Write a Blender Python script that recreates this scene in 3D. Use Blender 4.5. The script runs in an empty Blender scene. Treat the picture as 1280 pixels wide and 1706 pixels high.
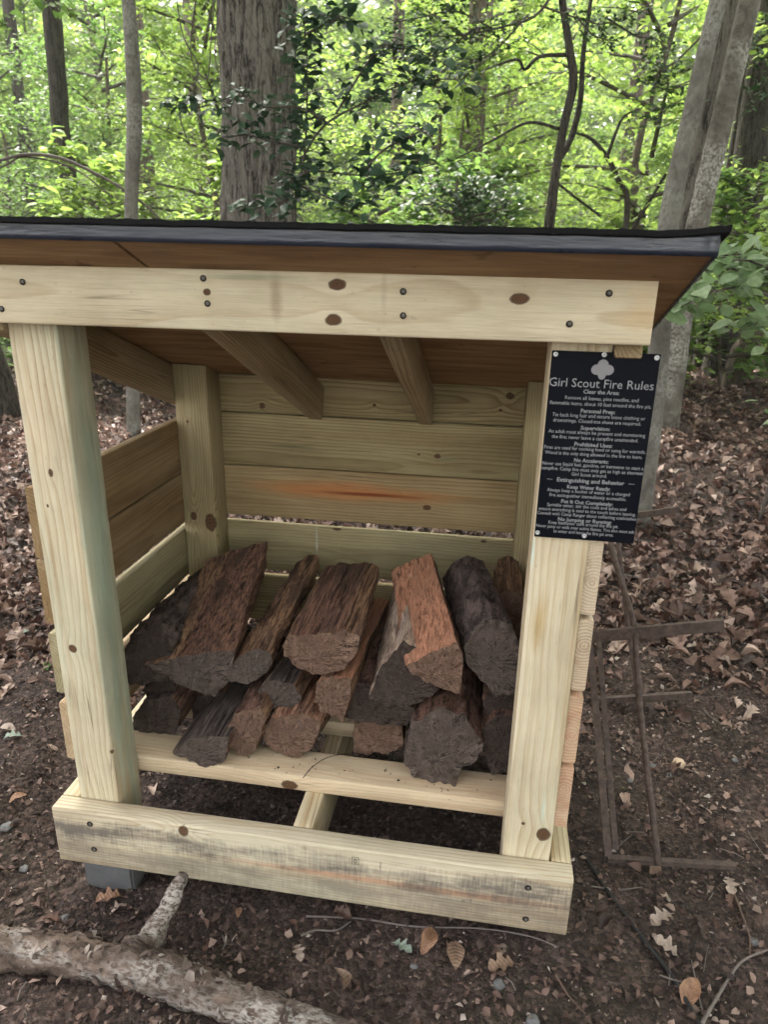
import bpy, bmesh, math, random
import numpy as np
from mathutils import Vector, Matrix, noise

SC = bpy.context.scene
COL = SC.collection
R = math.radians
random.seed(7)
RNG = np.random.default_rng(11)

# ------------------------------------------------------------------ camera
CAM = np.array([0.8431, -1.0506, 1.2157]); YAW, PITCH, ROLL, FPX = 0.1495, 0.3405, 0.020, 1170.9
_f = np.array([-math.sin(YAW) * math.cos(PITCH), math.cos(YAW) * math.cos(PITCH), -math.sin(PITCH)])
_r = np.array([math.cos(YAW), math.sin(YAW), 0.0]); _u = np.cross(_r, _f)
RT = math.cos(ROLL) * _r + math.sin(ROLL) * _u
UP = -math.sin(ROLL) * _r + math.cos(ROLL) * _u
cd = bpy.data.cameras.new('camera'); cam = bpy.data.objects.new('camera', cd); COL.objects.link(cam)
cd.sensor_fit = 'HORIZONTAL'; cd.sensor_width = 36.0; cd.lens = 36.0 * FPX / 1280.0
cd.clip_start = 0.02; cd.clip_end = 400
cam.matrix_world = Matrix(((RT[0], UP[0], -_f[0], CAM[0]), (RT[1], UP[1], -_f[1], CAM[1]), (RT[2], UP[2], -_f[2], CAM[2]), (0, 0, 0, 1)))
cd.dof.use_dof = True; cd.dof.focus_distance = 1.55; cd.dof.aperture_fstop = 9
SC.camera = cam

# ------------------------------------------------------------------ sky, sun, exposure
SUN_EL, SUN_AZ = R(56), R(325)          # compass style: 0 = +Y, clockwise; high thin sun beyond the wood, to the left
w = bpy.data.worlds.new('World'); SC.world = w; w.use_nodes = True
nt = w.node_tree; nt.nodes.clear()
sky = nt.nodes.new('ShaderNodeTexSky'); sky.sky_type = 'NISHITA'; sky.sun_disc = False
sky.sun_elevation = SUN_EL; sky.sun_rotation = SUN_AZ; sky.air_density = 1.0; sky.dust_density = 1.5; sky.ozone_density = 1.0
bg = nt.nodes.new('ShaderNodeBackground'); bg.inputs[1].default_value = 0.15
wo = nt.nodes.new('ShaderNodeOutputWorld')
hs_ = nt.nodes.new('ShaderNodeHueSaturation'); hs_.inputs['Saturation'].default_value = .22      # thin bright overcast
tn_ = nt.nodes.new('ShaderNodeMix'); tn_.data_type = 'RGBA'; tn_.blend_type = 'MULTIPLY'; tn_.inputs[0].default_value = 1; tn_.inputs[7].default_value = (1, .94, .915, 1)
nt.links.new(sky.outputs[0], hs_.inputs['Color']); nt.links.new(hs_.outputs[0], tn_.inputs[6]); nt.links.new(tn_.outputs[2], bg.inputs[0]); nt.links.new(bg.outputs[0], wo.inputs[0])
sl = bpy.data.lights.new('sun', 'SUN'); sl.energy = 3.0; sl.angle = R(12); sl.color = (1.0, 0.95, 0.87)
sun = bpy.data.objects.new('sun', sl); COL.objects.link(sun)
sd = Vector((math.sin(SUN_AZ) * math.cos(SUN_EL), math.cos(SUN_AZ) * math.cos(SUN_EL), math.sin(SUN_EL)))
sun.rotation_euler = sd.to_track_quat('Z', 'Y').to_euler()
vs = SC.view_settings; vs.view_transform = 'Standard'; vs.look = 'None'; vs.gamma = 1; vs.exposure = 2.7; vs.use_curve_mapping = False
SC.cycles.max_bounces = 5; SC.cycles.diffuse_bounces = 3; SC.cycles.use_adaptive_sampling = True; SC.cycles.adaptive_threshold = .025; SC.cycles.transparent_max_bounces = 4; SC.cycles.transmission_bounces = 4

# ------------------------------------------------------------------ helpers
def at(x, y, Y=None, Z=None, X=None):
    """photo pixel (1280 wide) -> world point on a plane of constant Y, Z or X"""
    d = _f + RT * (x - 640) / FPX - UP * (y - 853) / FPX
    t = (Y - CAM[1]) / d[1] if Y is not None else ((Z - CAM[2]) / d[2] if Z is not None else (X - CAM[0]) / d[0])
    return Vector(CAM + d * t)

def tag(o, label=None, cat=None, group=None, kind=None):
    if label: o['label'] = label
    if cat: o['category'] = cat
    if group: o['group'] = group
    if kind: o['kind'] = kind
    return o

def empty(name, loc=(0, 0, 0)):
    o = bpy.data.objects.new(name, None); COL.objects.link(o); o.location = loc; o.empty_display_size = .05
    return o

def link(name, me, parent=None, mat=None, smooth=False):
    o = bpy.data.objects.new(name, me); COL.objects.link(o)
    if parent is not None:
        o.parent = parent; M = Matrix.Identity(4); q = parent
        while q is not None: M = q.matrix_parent_inverse @ q.matrix_basis @ M; q = q.parent
        o.matrix_parent_inverse = M.inverted()
    if mat is not None:
        for m in (mat if isinstance(mat, (list, tuple)) else [mat]): me.materials.append(m)
    if smooth: me.polygons.foreach_set('use_smooth', [True] * len(me.polygons))
    return o

def mesh(name, V, F):
    me = bpy.data.meshes.new(name); me.from_pydata([tuple(v) for v in V], [], F); me.update(); return me

def big_mesh(name, V, Q):
    """V (n,3), Q (m,k) faces of equal corner count, fast path"""
    V = np.asarray(V, np.float32); Q = np.asarray(Q, np.int32); k = Q.shape[1]
    me = bpy.data.meshes.new(name)
    me.vertices.add(len(V)); me.vertices.foreach_set('co', V.ravel())
    me.loops.add(Q.size); me.loops.foreach_set('vertex_index', Q.ravel())
    me.polygons.add(len(Q)); me.polygons.foreach_set('loop_start', np.arange(len(Q), dtype=np.int32) * k)
    me.update(calc_edges=True); me.validate(); return me

def loft(rings, cap=True, closed=True):
    n = len(rings[0]); V = [v for r in rings for v in r]; F = []
    for i in range(len(rings) - 1):
        for j in range(n if closed else n - 1):
            a = i * n + j; b = i * n + (j + 1) % n
            F.append((a, b, b + n, a + n))
    if cap:
        F.append(tuple(range(n - 1, -1, -1))); F.append(tuple(range((len(rings) - 1) * n, len(rings) * n)))
    return V, F

def frames(path):
    path = [Vector(p) for p in path]; out = []; ref = None
    for i, p in enumerate(path):
        t = (path[min(i + 1, len(path) - 1)] - path[max(i - 1, 0)]).normalized()
        if ref is None:
            ref = Vector((0, 0, 1)) if abs(t.z) < .9 else Vector((1, 0, 0))
            a = t.cross(ref).normalized()
        else:
            a = (a - t * a.dot(t)).normalized()
        out.append((p, t, a, t.cross(a).normalized()))
    return out

def smooth_path(pts, n):
    """Catmull-Rom resample of points (any dimension)"""
    P = [np.array(p, float) for p in pts]; P = [2 * P[0] - P[1]] + P + [2 * P[-1] - P[-2]]
    out = []
    m = len(P) - 3
    for k in range(n):
        s = k / (n - 1) * m; i = min(int(s), m - 1); t = s - i
        a, b, c, d = P[i:i + 4]
        out.append(.5 * ((2 * b) + (c - a) * t + (2 * a - 5 * b + 4 * c - d) * t * t + (3 * b - a - 3 * c + d) * t ** 3))
    return out

def tube(path, radii, seg=8, rough=0.0, freq=20, seed=0, squash=1):
    rings = []
    fr = frames(path)
    for i, (p, t, a, b) in enumerate(fr):
        r = radii[i] if hasattr(radii, '__len__') else radii
        ring = []
        for j in range(seg):
            th = 2 * math.pi * j / seg
            d = a * math.cos(th) + b * math.sin(th) * squash
            q = p + d * r
            if rough: q = p + d * r * (1 + rough * noise.noise(q * freq + Vector((seed, seed * 2, 0))))
            ring.append(q)
        rings.append(ring)
    return loft(rings)

def join_vf(parts):
    V, F = [], []
    for v, f in parts:
        o = len(V); V += list(v); F += [tuple(i + o for i in q) for q in f]
    return V, F

def boxvf(mn, mx):
    x0, y0, z0 = mn; x1, y1, z1 = mx
    V = [(x0, y0, z0), (x1, y0, z0), (x1, y1, z0), (x0, y1, z0), (x0, y0, z1), (x1, y0, z1), (x1, y1, z1), (x0, y1, z1)]
    return V, [(0, 3, 2, 1), (4, 5, 6, 7), (0, 1, 5, 4), (1, 2, 6, 5), (2, 3, 7, 6), (3, 0, 4, 7)]

# ------------------------------------------------------------------ node helpers
class G:
    def __init__(s, name):
        s.m = bpy.data.materials.new(name); s.m.use_nodes = True; s.t = s.m.node_tree; s.t.nodes.clear()
        s.out = s.t.nodes.new('ShaderNodeOutputMaterial')
    def put(s, sock, v):
        if v is None: return
        if hasattr(v, 'is_output'): s.t.links.new(v, sock)
        elif isinstance(v, (tuple, list)): sock.default_value = tuple(v) + ((1,) if len(v) == 3 and len(sock.default_value) == 4 else ())
        else:
            try: sock.default_value = v
            except TypeError: sock.default_value = (v,) * len(sock.default_value)
    def n(s, typ, **kw):
        nd = s.t.nodes.new('ShaderNode' + typ)
        for k, v in kw.items(): setattr(nd, k, v)
        return nd
    def m2(s, op, a, b=None, c=None, clamp=False):
        nd = s.n('Math', operation=op, use_clamp=clamp)
        s.put(nd.inputs[0], a); s.put(nd.inputs[1], b); s.put(nd.inputs[2], c); return nd.outputs[0]
    def v2(s, op, a, b=None):
        nd = s.n('VectorMath', operation=op); s.put(nd.inputs[0], a); s.put(nd.inputs[1], b)
        return nd.outputs['Value'] if op in ('LENGTH', 'DOT_PRODUCT', 'DISTANCE') else nd.outputs[0]
    def coord(s, k='Object'): return s.n('TexCoord').outputs[k]
    def pos(s): return s.n('NewGeometry').outputs['Position']
    def island(s): return s.n('NewGeometry').outputs['Random Per Island']
    def rnd(s): return s.n('ObjectInfo').outputs['Random']
    def sep(s, v):
        nd = s.n('SeparateXYZ'); s.put(nd.inputs[0], v); return nd.outputs
    def noise(s, vec, scale=1, detail=3, rough=.55, dist=0):
        nd = s.n('TexNoise'); s.put(nd.inputs['Vector'], vec); s.put(nd.inputs['Scale'], scale)
        s.put(nd.inputs['Detail'], detail); s.put(nd.inputs['Roughness'], rough); s.put(nd.inputs['Distortion'], dist); return nd.outputs[0]
    def voro(s, vec, scale=1, feature='F1', out=0):
        nd = s.n('TexVoronoi', feature=feature); s.put(nd.inputs['Vector'], vec); s.put(nd.inputs['Scale'], scale); return nd.outputs[out]
    def ramp(s, fac, stops, interp='LINEAR'):
        nd = s.n('ValToRGB'); cr = nd.color_ramp; cr.interpolation = interp
        while len(cr.elements) < len(stops): cr.elements.new(.5)
        for e, (p, c) in zip(cr.elements, stops):
            e.position = p; e.color = (c, c, c, 1) if not isinstance(c, (tuple, list)) else tuple(c) + (1,)
        s.put(nd.inputs[0], fac); return nd.outputs[0]
    def mix(s, fac, a, b, blend='MIX'):
        nd = s.n('Mix', data_type='RGBA', blend_type=blend); s.put(nd.inputs[0], fac); s.put(nd.inputs[6], a); s.put(nd.inputs[7], b); return nd.outputs[2]
    def bump(s, h, dist=.002, strength=1, normal=None):
        nd = s.n('Bump'); s.put(nd.inputs['Height'], h); nd.inputs['Distance'].default_value = dist; nd.inputs['Strength'].default_value = strength
        if normal is not None: s.put(nd.inputs['Normal'], normal)
        return nd.outputs[0]
    def pbr(s, col, rough=.7, normal=None, metal=0, spec=.3):
        nd = s.n('BsdfPrincipled'); s.put(nd.inputs['Base Color'], col); s.put(nd.inputs['Roughness'], rough); s.put(nd.inputs['Metallic'], metal)
        s.put(nd.inputs['Specular IOR Level'], spec)
        if normal is not None: s.put(nd.inputs['Normal'], normal)
        return nd.outputs[0]
    def done(s, sh): s.t.links.new(sh, s.out.inputs[0]); return s.m

def plain(name, col, rough=.6, metal=0, spec=.4):
    g = G(name); return g.done(g.pbr(col, rough, None, metal, spec))

# ------------------------------------------------------------------ wood
def pine(name, pith=(0., -.05), knots=(), early=(.61, .53, .37), late=(.38, .26, .14), tint=(.45, .47, .35), tint_amt=.4,
         seed=0., ring=.0062, dirt=None, contrast=.75, warp=.03, spots=.3, extra=None, streak=.8):
    """solid growth-ring wood; local x runs along the board. knots: (local point, radius)"""
    g = G(name); p = g.coord('Object')
    ps = g.v2('ADD', p, (seed * 3.17, seed * 1.31, seed * 2.7))
    x, y, z = g.sep(p)
    w1 = g.m2('SUBTRACT', g.noise(g.v2('MULTIPLY', ps, (1.6, 9, 9)), 1, 2), .5)
    w2 = g.m2('SUBTRACT', g.noise(g.v2('MULTIPLY', ps, (6, 45, 45)), 1, 3), .5)
    yy = g.m2('SUBTRACT', y, pith[0]); zz = g.m2('SUBTRACT', z, pith[1])
    r = g.m2('SQRT', g.m2('ADD', g.m2('MULTIPLY', yy, yy), g.m2('MULTIPLY', zz, zz)))
    r = g.m2('ADD', r, g.m2('MULTIPLY', w1, warp)); r = g.m2('ADD', r, g.m2('MULTIPLY', w2, .004))
    kd = None
    wob = g.m2('ADD', g.m2('MULTIPLY', g.m2('SUBTRACT', g.noise(ps, 45, 2), .5), .75), g.m2('MULTIPLY', g.m2('SUBTRACT', g.noise(ps, 220, 2), .5), .16))
    for (kp, kr, el) in knots:
        d = g.v2('SUBTRACT', p, tuple(kp)); d = g.v2('MULTIPLY', d, (1 / (kr * el), 1 / kr, 1 / kr)); L = g.m2('ADD', g.v2('LENGTH', d), wob)
        r = g.m2('ADD', r, g.m2('MULTIPLY', g.m2('EXPONENT', g.m2('MULTIPLY', L, -.42)), kr * 1.7))
        kd = L if kd is None else g.m2('MINIMUM', kd, L)
    fr = g.m2('FRACT', g.m2('DIVIDE', r, ring))
    lt = g.ramp(fr, [(0, .9), (.07, .05), (.45, .12), (.8, .62), (.95, 1), (1, .9)])
    sep_ = g.noise(g.v2('MULTIPLY', ps, (2, 14, 14)), 1, 2)
    lt = g.m2('MULTIPLY', lt, g.m2('MULTIPLY', g.ramp(sep_, [(.25, .35), (.65, 1.15)]), contrast))
    col = g.mix(lt, early, late)
    tn = g.ramp(g.noise(g.v2('MULTIPLY', ps, (2.2, 7, 7)), 1, 3), [(.35, 0), (.7, tint_amt)])
    col = g.mix(tn, col, g.mix(.35, tint, col))
    stk = g.ramp(g.noise(g.v2('MULTIPLY', ps, (1.1, 34, 34)), 1, 3, .6), [(.50, 0), (.68, .62)])
    col = g.mix(g.m2('MULTIPLY', stk, streak), col, late)
    if extra:   # coloured streaks: (local point, half sizes, colour, amount)
        for (ep, es, ec, ea) in extra:
            d = g.v2('MULTIPLY', g.v2('SUBTRACT', p, tuple(ep)), tuple(1 / e for e in es))
            L = g.m2('ADD', g.v2('LENGTH', d), g.m2('MULTIPLY', w1, 1.2)); L = g.m2('ADD', L, g.m2('MULTIPLY', w2, 1.0))
            col = g.mix(g.m2('MULTIPLY', g.ramp(L, [(.25, 1), (1, 0)]), ea), col, ec)
    fine = g.noise(g.v2('MULTIPLY', ps, (14, 420, 420)), 1, 2, .7)
    col = g.mix(1, col, g.ramp(fine, [(.25, .86), (.62, 1.03)]), 'MULTIPLY')
    blot = g.noise(g.v2('MULTIPLY', ps, (5, 11, 11)), 1, 4, .6)
    col = g.mix(1, col, g.ramp(blot, [(.3, (.82, .80, .77)), (.62, (1.03, 1.03, 1.02))]), 'MULTIPLY')
    ck = g.noise(g.v2('MULTIPLY', ps, (1.3, 75, 75)), 1, 2, .5); ckm = g.noise(g.v2('MULTIPLY', ps, (4, 6, 6)), 1, 2)
    ckf = g.m2('MULTIPLY', g.ramp(ck, [(.485, 0), (.5, 1), (.515, 0)]), g.ramp(ckm, [(.56, 0), (.66, .75)]))
    col = g.mix(ckf, col, (.10, .07, .045))
    sp = g.ramp(g.noise(g.v2('MULTIPLY', ps, (60, 160, 160)), 1, 3, .6), [(.66, 0), (.74, 1)])
    col = g.mix(g.m2('MULTIPLY', sp, spots), col, (.16, .12, .085))
    if dirt:    # weather-grey band: (axis index, centre, half width, amount)
        for (ax, c, hw, am) in dirt:
            q = (x, y, z)[ax]
            b = g.m2('DIVIDE', g.m2('ABSOLUTE', g.m2('SUBTRACT', q, c)), hw)
            st = g.noise(g.v2('MULTIPLY', ps, (240, 30, 30)), 1, 3, .65); bl = g.noise(g.v2('MULTIPLY', ps, (9, 30, 30)), 1, 3, .6)
            f = g.m2('SUBTRACT', g.m2('ADD', g.m2('MULTIPLY', st, .5), g.m2('MULTIPLY', bl, 1.25)), g.m2('MULTIPLY', b, .34))
            col = g.mix(g.m2('MULTIPLY', g.ramp(f, [(.55, 0), (.95, 1)]), am), col, (.105, .09, .08))
    if kd is not None:
        halo = g.ramp(kd, [(.33, .65), (.62, 0)]); col = g.mix(halo, col, (.27, .155, .065)) if True else col
        kc = g.mix(g.m2('FRACT', g.m2('MULTIPLY', kd, 3.1)), (.03, .016, .009), (.17, .09, .045))
        col = g.mix(g.ramp(g.m2('MULTIPLY', kd, .333), [(.27, 1), (.33, 0)]), col, kc)
        col = g.mix(g.ramp(g.m2('MULTIPLY', kd, .333), [(.27, 0), (.315, .9), (.36, 0)]), col, (.035, .02, .012))
    h = g.m2('SUBTRACT', g.m2('ADD', g.m2('MULTIPLY', fine, .6), g.m2('MULTIPLY', lt, .5)), g.m2('MULTIPLY', ckf, .8))
    return g.done(g.pbr(col, .70, g.bump(h, .0014, .9), 0, .2))

_bn = [0]
def board(name, axis, mn, mx, parent, knots=(), bow=.0012, flip=None, pith=None, ry=.0035, extra=None, **kw):
    """sawn board between two corners, grain along axis; knots as (world point, radius[, stretch])"""
    _bn[0] += 1; sd = _bn[0]
    mn, mx = Vector(mn), Vector(mx); c = (mn + mx) / 2; d = mx - mn
    if axis == 'X': M = Matrix.Identity(3); l, wd, th = d.x, d.y, d.z
    elif axis == 'Y': M = Matrix.Rotation(R(90), 3, 'Z'); l, wd, th = d.y, d.x, d.z
    else: M = Matrix.Rotation(R(-90), 3, 'Y'); l, wd, th = d.z, d.y, d.x
    prof = []
    for (sx, sy, a0) in ((1, 1, 0), (-1, 1, 90), (-1, -1, 180), (1, -1, 270)):
        for k in range(3):
            a = R(a0 + 45 * k)
            prof.append((sx * (wd / 2 - ry) + ry * math.cos(a), sy * (th / 2 - ry) + ry * math.sin(a)))
    rings = []; ns = 14
    xs = [-l / 2, -l / 2 + .0018] + [-l / 2 + l * (k + .5) / ns for k in range(ns)] + [l / 2 - .0018, l / 2]
    for i, xx in enumerate(xs):
        sh = .985 if i in (0, len(xs) - 1) else 1
        oy = bow * noise.noise((xx * 2.3, sd, 0)); oz = bow * noise.noise((xx * 2.3, 0, sd))
        rings.append([(xx, a * sh + oy, b * sh + oz) for a, b in prof])
    V, F = loft(rings)
    M4 = Matrix.Translation(c) @ M.to_4x4(); inv = M4.inverted()
    if pith is None:
        s = random.choice((-1, 1)); q = random.uniform(.5, 1.2)
        pith = (random.uniform(-.2, .2) * wd, s * (th / 2 + .02 * q)) if wd > th else (s * (wd / 2 + .02 * q), random.uniform(-.2, .2) * th)
    kl = [(inv @ Vector(k[0]), k[1], k[2] if len(k) > 2 else 1.3) for k in knots]
    ex = [(inv @ Vector(e[0]), [abs(v) for v in (M.inverted() @ Vector(e[1]))], e[2], e[3]) for e in extra] if extra else None
    o = link(name, mesh(name, V, F), None, pine('pine_%02d' % sd, pith, kl, seed=sd * .37, extra=ex, **kw), True)
    o.data.polygons.foreach_set('use_smooth', [len(pl.vertices) == 4 for pl in o.data.polygons])
    o.parent = parent; o.matrix_basis = Matrix.Translation(-parent.location) @ M4
    return o

# ------------------------------------------------------------------ ground
def sstep(a, b, x):
    t = np.clip((np.asarray(x, float) - a) / (b - a), 0, 1); return t * t * (3 - 2 * t)

_waves = [(random.uniform(.6, 9), random.uniform(0, 6.28), random.uniform(0, 6.28)) for _ in range(34)]
def ground_z(x, y):
    x = np.asarray(x, float); y = np.asarray(y, float)
    z = -.108 + .066 * sstep(0, 1.05, x)
    b = np.zeros_like(x + y)
    for k, (f, a, ph) in enumerate(_waves):
        b = b + np.sin((x * math.cos(a) + y * math.sin(a)) * f * 1.7 + ph) * .022 / f ** .9
    fine = np.zeros_like(b)
    for k, (f, a, ph) in enumerate(_waves[:16]):
        fine = fine + np.sin((x * math.sin(a * 3) + y * math.cos(a * 3)) * (14 + 7 * f) + ph * 3 + 2 * np.sin(x * 9 + k) + 2 * np.sin(y * 11 - k)) * .0011
    shed = (1 - sstep(.0, .35, np.maximum(np.abs(x - .53) - .55, np.abs(y - .38) - .40)))
    z = z + b * (.25 + .75 * (1 - shed)) * .8 + fine - .02 * shed * sstep(.1, .3, y)
    far = np.maximum(y - 6.2 - .06 * np.abs(x), 0)
    z = z - .085 * far ** 1.05 * sstep(0, 3, far) + .16 * np.sin(x * .23 + 1) * sstep(3, 9, y)
    z = z - .05 * np.maximum(np.abs(x - .5) - 9, 0) * sstep(9, 14, np.abs(x - .5))
    return np.maximum(z, -6.0)
def gz(x, y): return float(ground_z(np.array([x]), np.array([y]))[0])

def soil_material():
    g = G('forest_soil'); p = g.pos(); x, y, z = g.sep(p)
    n1 = g.noise(p, 7, 5, .65); n2 = g.noise(p, 60, 4, .7); n3 = g.noise(p, 260, 3, .7)
    col = g.mix(g.ramp(n1, [(.35, 0), (.65, 1)]), (.030, .0195, .0160), (.078, .054, .046))
    col = g.mix(g.ramp(n2, [(.52, 0), (.68, .75)]), col, (.11, .078, .066))
    n4 = g.noise(g.v2('MULTIPLY', p, (150, 110, 130)), 1, 4, .75, 1.2)
    col = g.mix(g.ramp(n4, [(.58, 0), (.68, .8)]), col, (.085, .062, .052))
    col = g.mix(g.ramp(g.noise(p, 520, 2), [(.66, 0), (.74, .7)]), col, (.17, .135, .115))
    wp = g.n('TexNoise'); g.put(wp.inputs['Vector'], p); g.put(wp.inputs['Scale'], 90); wv_ = g.v2('ADD', p, g.v2('MULTIPLY', wp.outputs[1], (.012, .012, .012)))
    cl = g.voro(wv_, 120, 'F1', 1); cd_ = g.voro(wv_, 120, 'F1', 0); cs = g.sep(cl)
    col = g.mix(1, col, g.ramp(cs[0], [(0, .55), (.6, 1.2), (.9, 1.8), (1, 2.6)]), 'MULTIPLY')
    moss = g.m2('MULTIPLY', g.ramp(g.noise(p, 3.1, 3), [(.56, 0), (.66, 1)]), g.ramp(n2, [(.4, 0), (.6, .5)]))
    col = g.mix(moss, col, (.030, .033, .014))
    v = g.voro(p, 70, 'F1', 0)
    h = g.m2('ADD', g.m2('MULTIPLY', n2, 1.2), g.m2('ADD', g.m2('MULTIPLY', n3, .6), g.m2('SUBTRACT', g.m2('MULTIPLY', n4, .7), g.m2('MULTIPLY', cd_, .9))))
    return g.done(g.pbr(col, .85, g.bump(h, .010, 1), 0, .25))

def axis_pts(lo, a, b, hi, fine, ratio=1.16):
    mid = list(np.arange(a, b, fine)); s = fine; up = []; v = mid[-1]
    while v < hi: s *= ratio; v += s; up.append(v)
    dn = []; v = mid[0]; s = fine
    while v > lo: s *= ratio; v -= s; dn.append(v)
    return np.array(dn[::-1] + mid + up)
gx = axis_pts(-90, -1.6, 2.6, 90, .016); gy = axis_pts(-14, -.5, 3.0, 110, .016)
XX, YY = np.meshgrid(gx, gy); ZZ = ground_z(XX, YY)
jit = RNG.normal(0, 1, XX.shape); jit = (jit + np.roll(jit, 1, 0) + np.roll(jit, 1, 1)) / 3
ZZ = ZZ + jit * .0035 * (YY < 4)
nx, ny = len(gx), len(gy)
idx = np.arange(nx * ny).reshape(ny, nx)
Q = np.stack([idx[:-1, :-1], idx[:-1, 1:], idx[1:, 1:], idx[1:, :-1]], -1).reshape(-1, 4)
ground = link('ground', big_mesh('ground', np.stack([XX, YY, ZZ], -1).reshape(-1, 3), Q), None, soil_material(), True)
tag(ground, 'dark bare forest soil around and under the firewood shelter', kind='structure')

# ------------------------------------------------------------------ the firewood shelter
T = .0386; HS = .14; L = 1.0564; D = .7267
SL = .372
def zu(x, y): return 1.2065 - SL * y - .008 * (x - .1)      # underside of the roof
shed = empty('firewood_shed', (L / 2, D / 2, 0))
tag(shed, 'open-front treated pine firewood shelter with black sloping roof', 'shed')
P0 = lambda x, y: at(x, y, Y=0.0)
GREY = dict(late=(.36, .26, .13))

def screw(parent, p, nrm=(0, -1, 0), r=.0042, mat=None, name='screw', dark=True):
    n = Vector(nrm); q = n.to_track_quat('Z', 'Y').to_matrix()
    prof = [(0, -.0006), (.30, -.0006), (.34, .0003), (.85, .0005), (1.0, .0001), (1.0, -.001)]
    rings = [[Vector(p) + q @ Vector((a * r * math.cos(k * math.pi / 5), a * r * math.sin(k * math.pi / 5), h)) for k in range(10)] for a, h in prof[1:]]
    V, F = loft(rings[::-1])
    return link(name, mesh(name, V, F), parent, mat, True)

M_SCREW = plain('zinc_screw', (.16, .15, .14), .42, .8)
M_SCREWB = plain('bright_screw', (.55, .56, .57), .33, .9)
M_RECESS = plain('screw_hole', (.02, .015, .012), .8)

header = board('header', 'X', (-.075, 0, 1.113), (L, T, 1.2016), shed, pith=(.045, -.01), ring=.015, warp=.07, contrast=.6, tint_amt=.35, streak=.4,
    early=(.67, .585, .425), late=(.45, .32, .19),
    knots=[(P0(562, 475), .0082, 1.6), (P0(555, 533), .0085, 1.5), (P0(866, 498), .0078, 1.6), (P0(345, 487), .005, 1.2)],
    extra=[(P0(460, 500), (.012, .02, .06), (.33, .25, .17), .6), (P0(1075, 520), (.05, .02, .05), (.58, .40, .22), .55), (P0(640, 480), (.006, .02, .06), (.36, .30, .2), .35),
           (P0(420, 462), (.09, .02, .006), (.34, .35, .24), .8)])
for (sx, sy) in ((38, 470), (3, 515), (339, 464), (346, 506), (672, 486), (672, 526), (1015, 489), (949, 540)):
    p = P0(sx, sy)
    screw(header, p + Vector((0, -.0014, 0)), r=.0050, mat=M_RECESS, name='screw_hole'); screw(header, p + Vector((.0006, -.0021, .0004)), r=.0028, mat=M_SCREW)

sill = board('front_sill', 'X', (0, 0, 0), (L, T, HS), shed, pith=(-.03, .055), ring=.0075, warp=.04, contrast=.8,
    early=(.55, .485, .37), late=(.38, .27, .16),
    knots=[(P0(306, 1384) + Vector((0, .002, 0)), .014, .75), (P0(240, 1350) + Vector((0, .03, 0)), .004, 1)],
    dirt=[(2, .022, .030, .8), (2, -.03, .055, .5)],
    extra=[(P0(700, 1478), (.55, .02, .010), (.46, .25, .15), .75), (P0(300, 1425), (.30, .02, .006), (.62, .54, .36), .7)])
for (sx, sy) in ((150, 1372), (157, 1414), (880, 1478), (876, 1530)):
    p = P0(sx, sy); screw(sill, p + Vector((0, -.0014, 0)), r=.0065, mat=M_RECESS, name='screw_hole'); screw(sill, p + Vector((.001, -.0021, 0)), r=.0034, mat=M_SCREW)

def zpost(x, y): return zu(x, y) - .004
PL0, PR0, PW = .0404, .9252, .089
PF = lambda x, y: at(x, y, Y=T)
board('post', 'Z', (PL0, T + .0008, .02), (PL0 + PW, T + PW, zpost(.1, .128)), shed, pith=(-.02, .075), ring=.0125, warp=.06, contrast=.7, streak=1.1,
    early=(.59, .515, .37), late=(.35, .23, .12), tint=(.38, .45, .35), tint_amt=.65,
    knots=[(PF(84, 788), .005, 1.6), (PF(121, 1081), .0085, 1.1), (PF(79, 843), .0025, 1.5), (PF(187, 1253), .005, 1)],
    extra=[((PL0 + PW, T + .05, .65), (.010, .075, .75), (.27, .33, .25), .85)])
board('post', 'Z', (PR0, T + .0008, .02), (PR0 + PW, T + PW, zpost(1, .128)), shed, pith=(-.03, -.06), ring=.014, warp=.06, contrast=.6,
    early=(.62, .54, .39), late=(.39, .26, .13), tint=(.47, .47, .36), tint_amt=.45,
    knots=[(PF(905, 1391), .013, 1.2), (PF(872, 1372), .004, 1)],
    extra=[(PF(897, 1040), (.014, .02, .075), (.38, .26, .11), .75), (PF(905, 1350), (.006, .02, .05), (.50, .58, .50), .7), (PF(888, 925), (.003, .02, .04), (.52, .64, .58), .8)])
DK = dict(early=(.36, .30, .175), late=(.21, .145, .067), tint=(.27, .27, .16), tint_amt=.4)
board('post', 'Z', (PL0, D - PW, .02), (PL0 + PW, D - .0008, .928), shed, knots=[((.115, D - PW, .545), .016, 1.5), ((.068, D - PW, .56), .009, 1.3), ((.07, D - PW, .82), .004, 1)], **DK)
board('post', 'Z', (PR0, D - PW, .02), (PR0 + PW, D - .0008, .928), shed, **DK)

for o in [c_ for c_ in shed.children if c_.name.startswith('post')]:
    Mw = Matrix.Translation(shed.location) @ o.matrix_basis; iv = Mw.inverted(); mxx = max(v.co.x for v in o.data.vertices)
    for v in o.data.vertices:
        if v.co.x > mxx - .004:
            q = Mw @ v.co; q.z = zu(q.x, q.y) - .003 - (mxx - v.co.x); v.co = iv @ q
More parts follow.
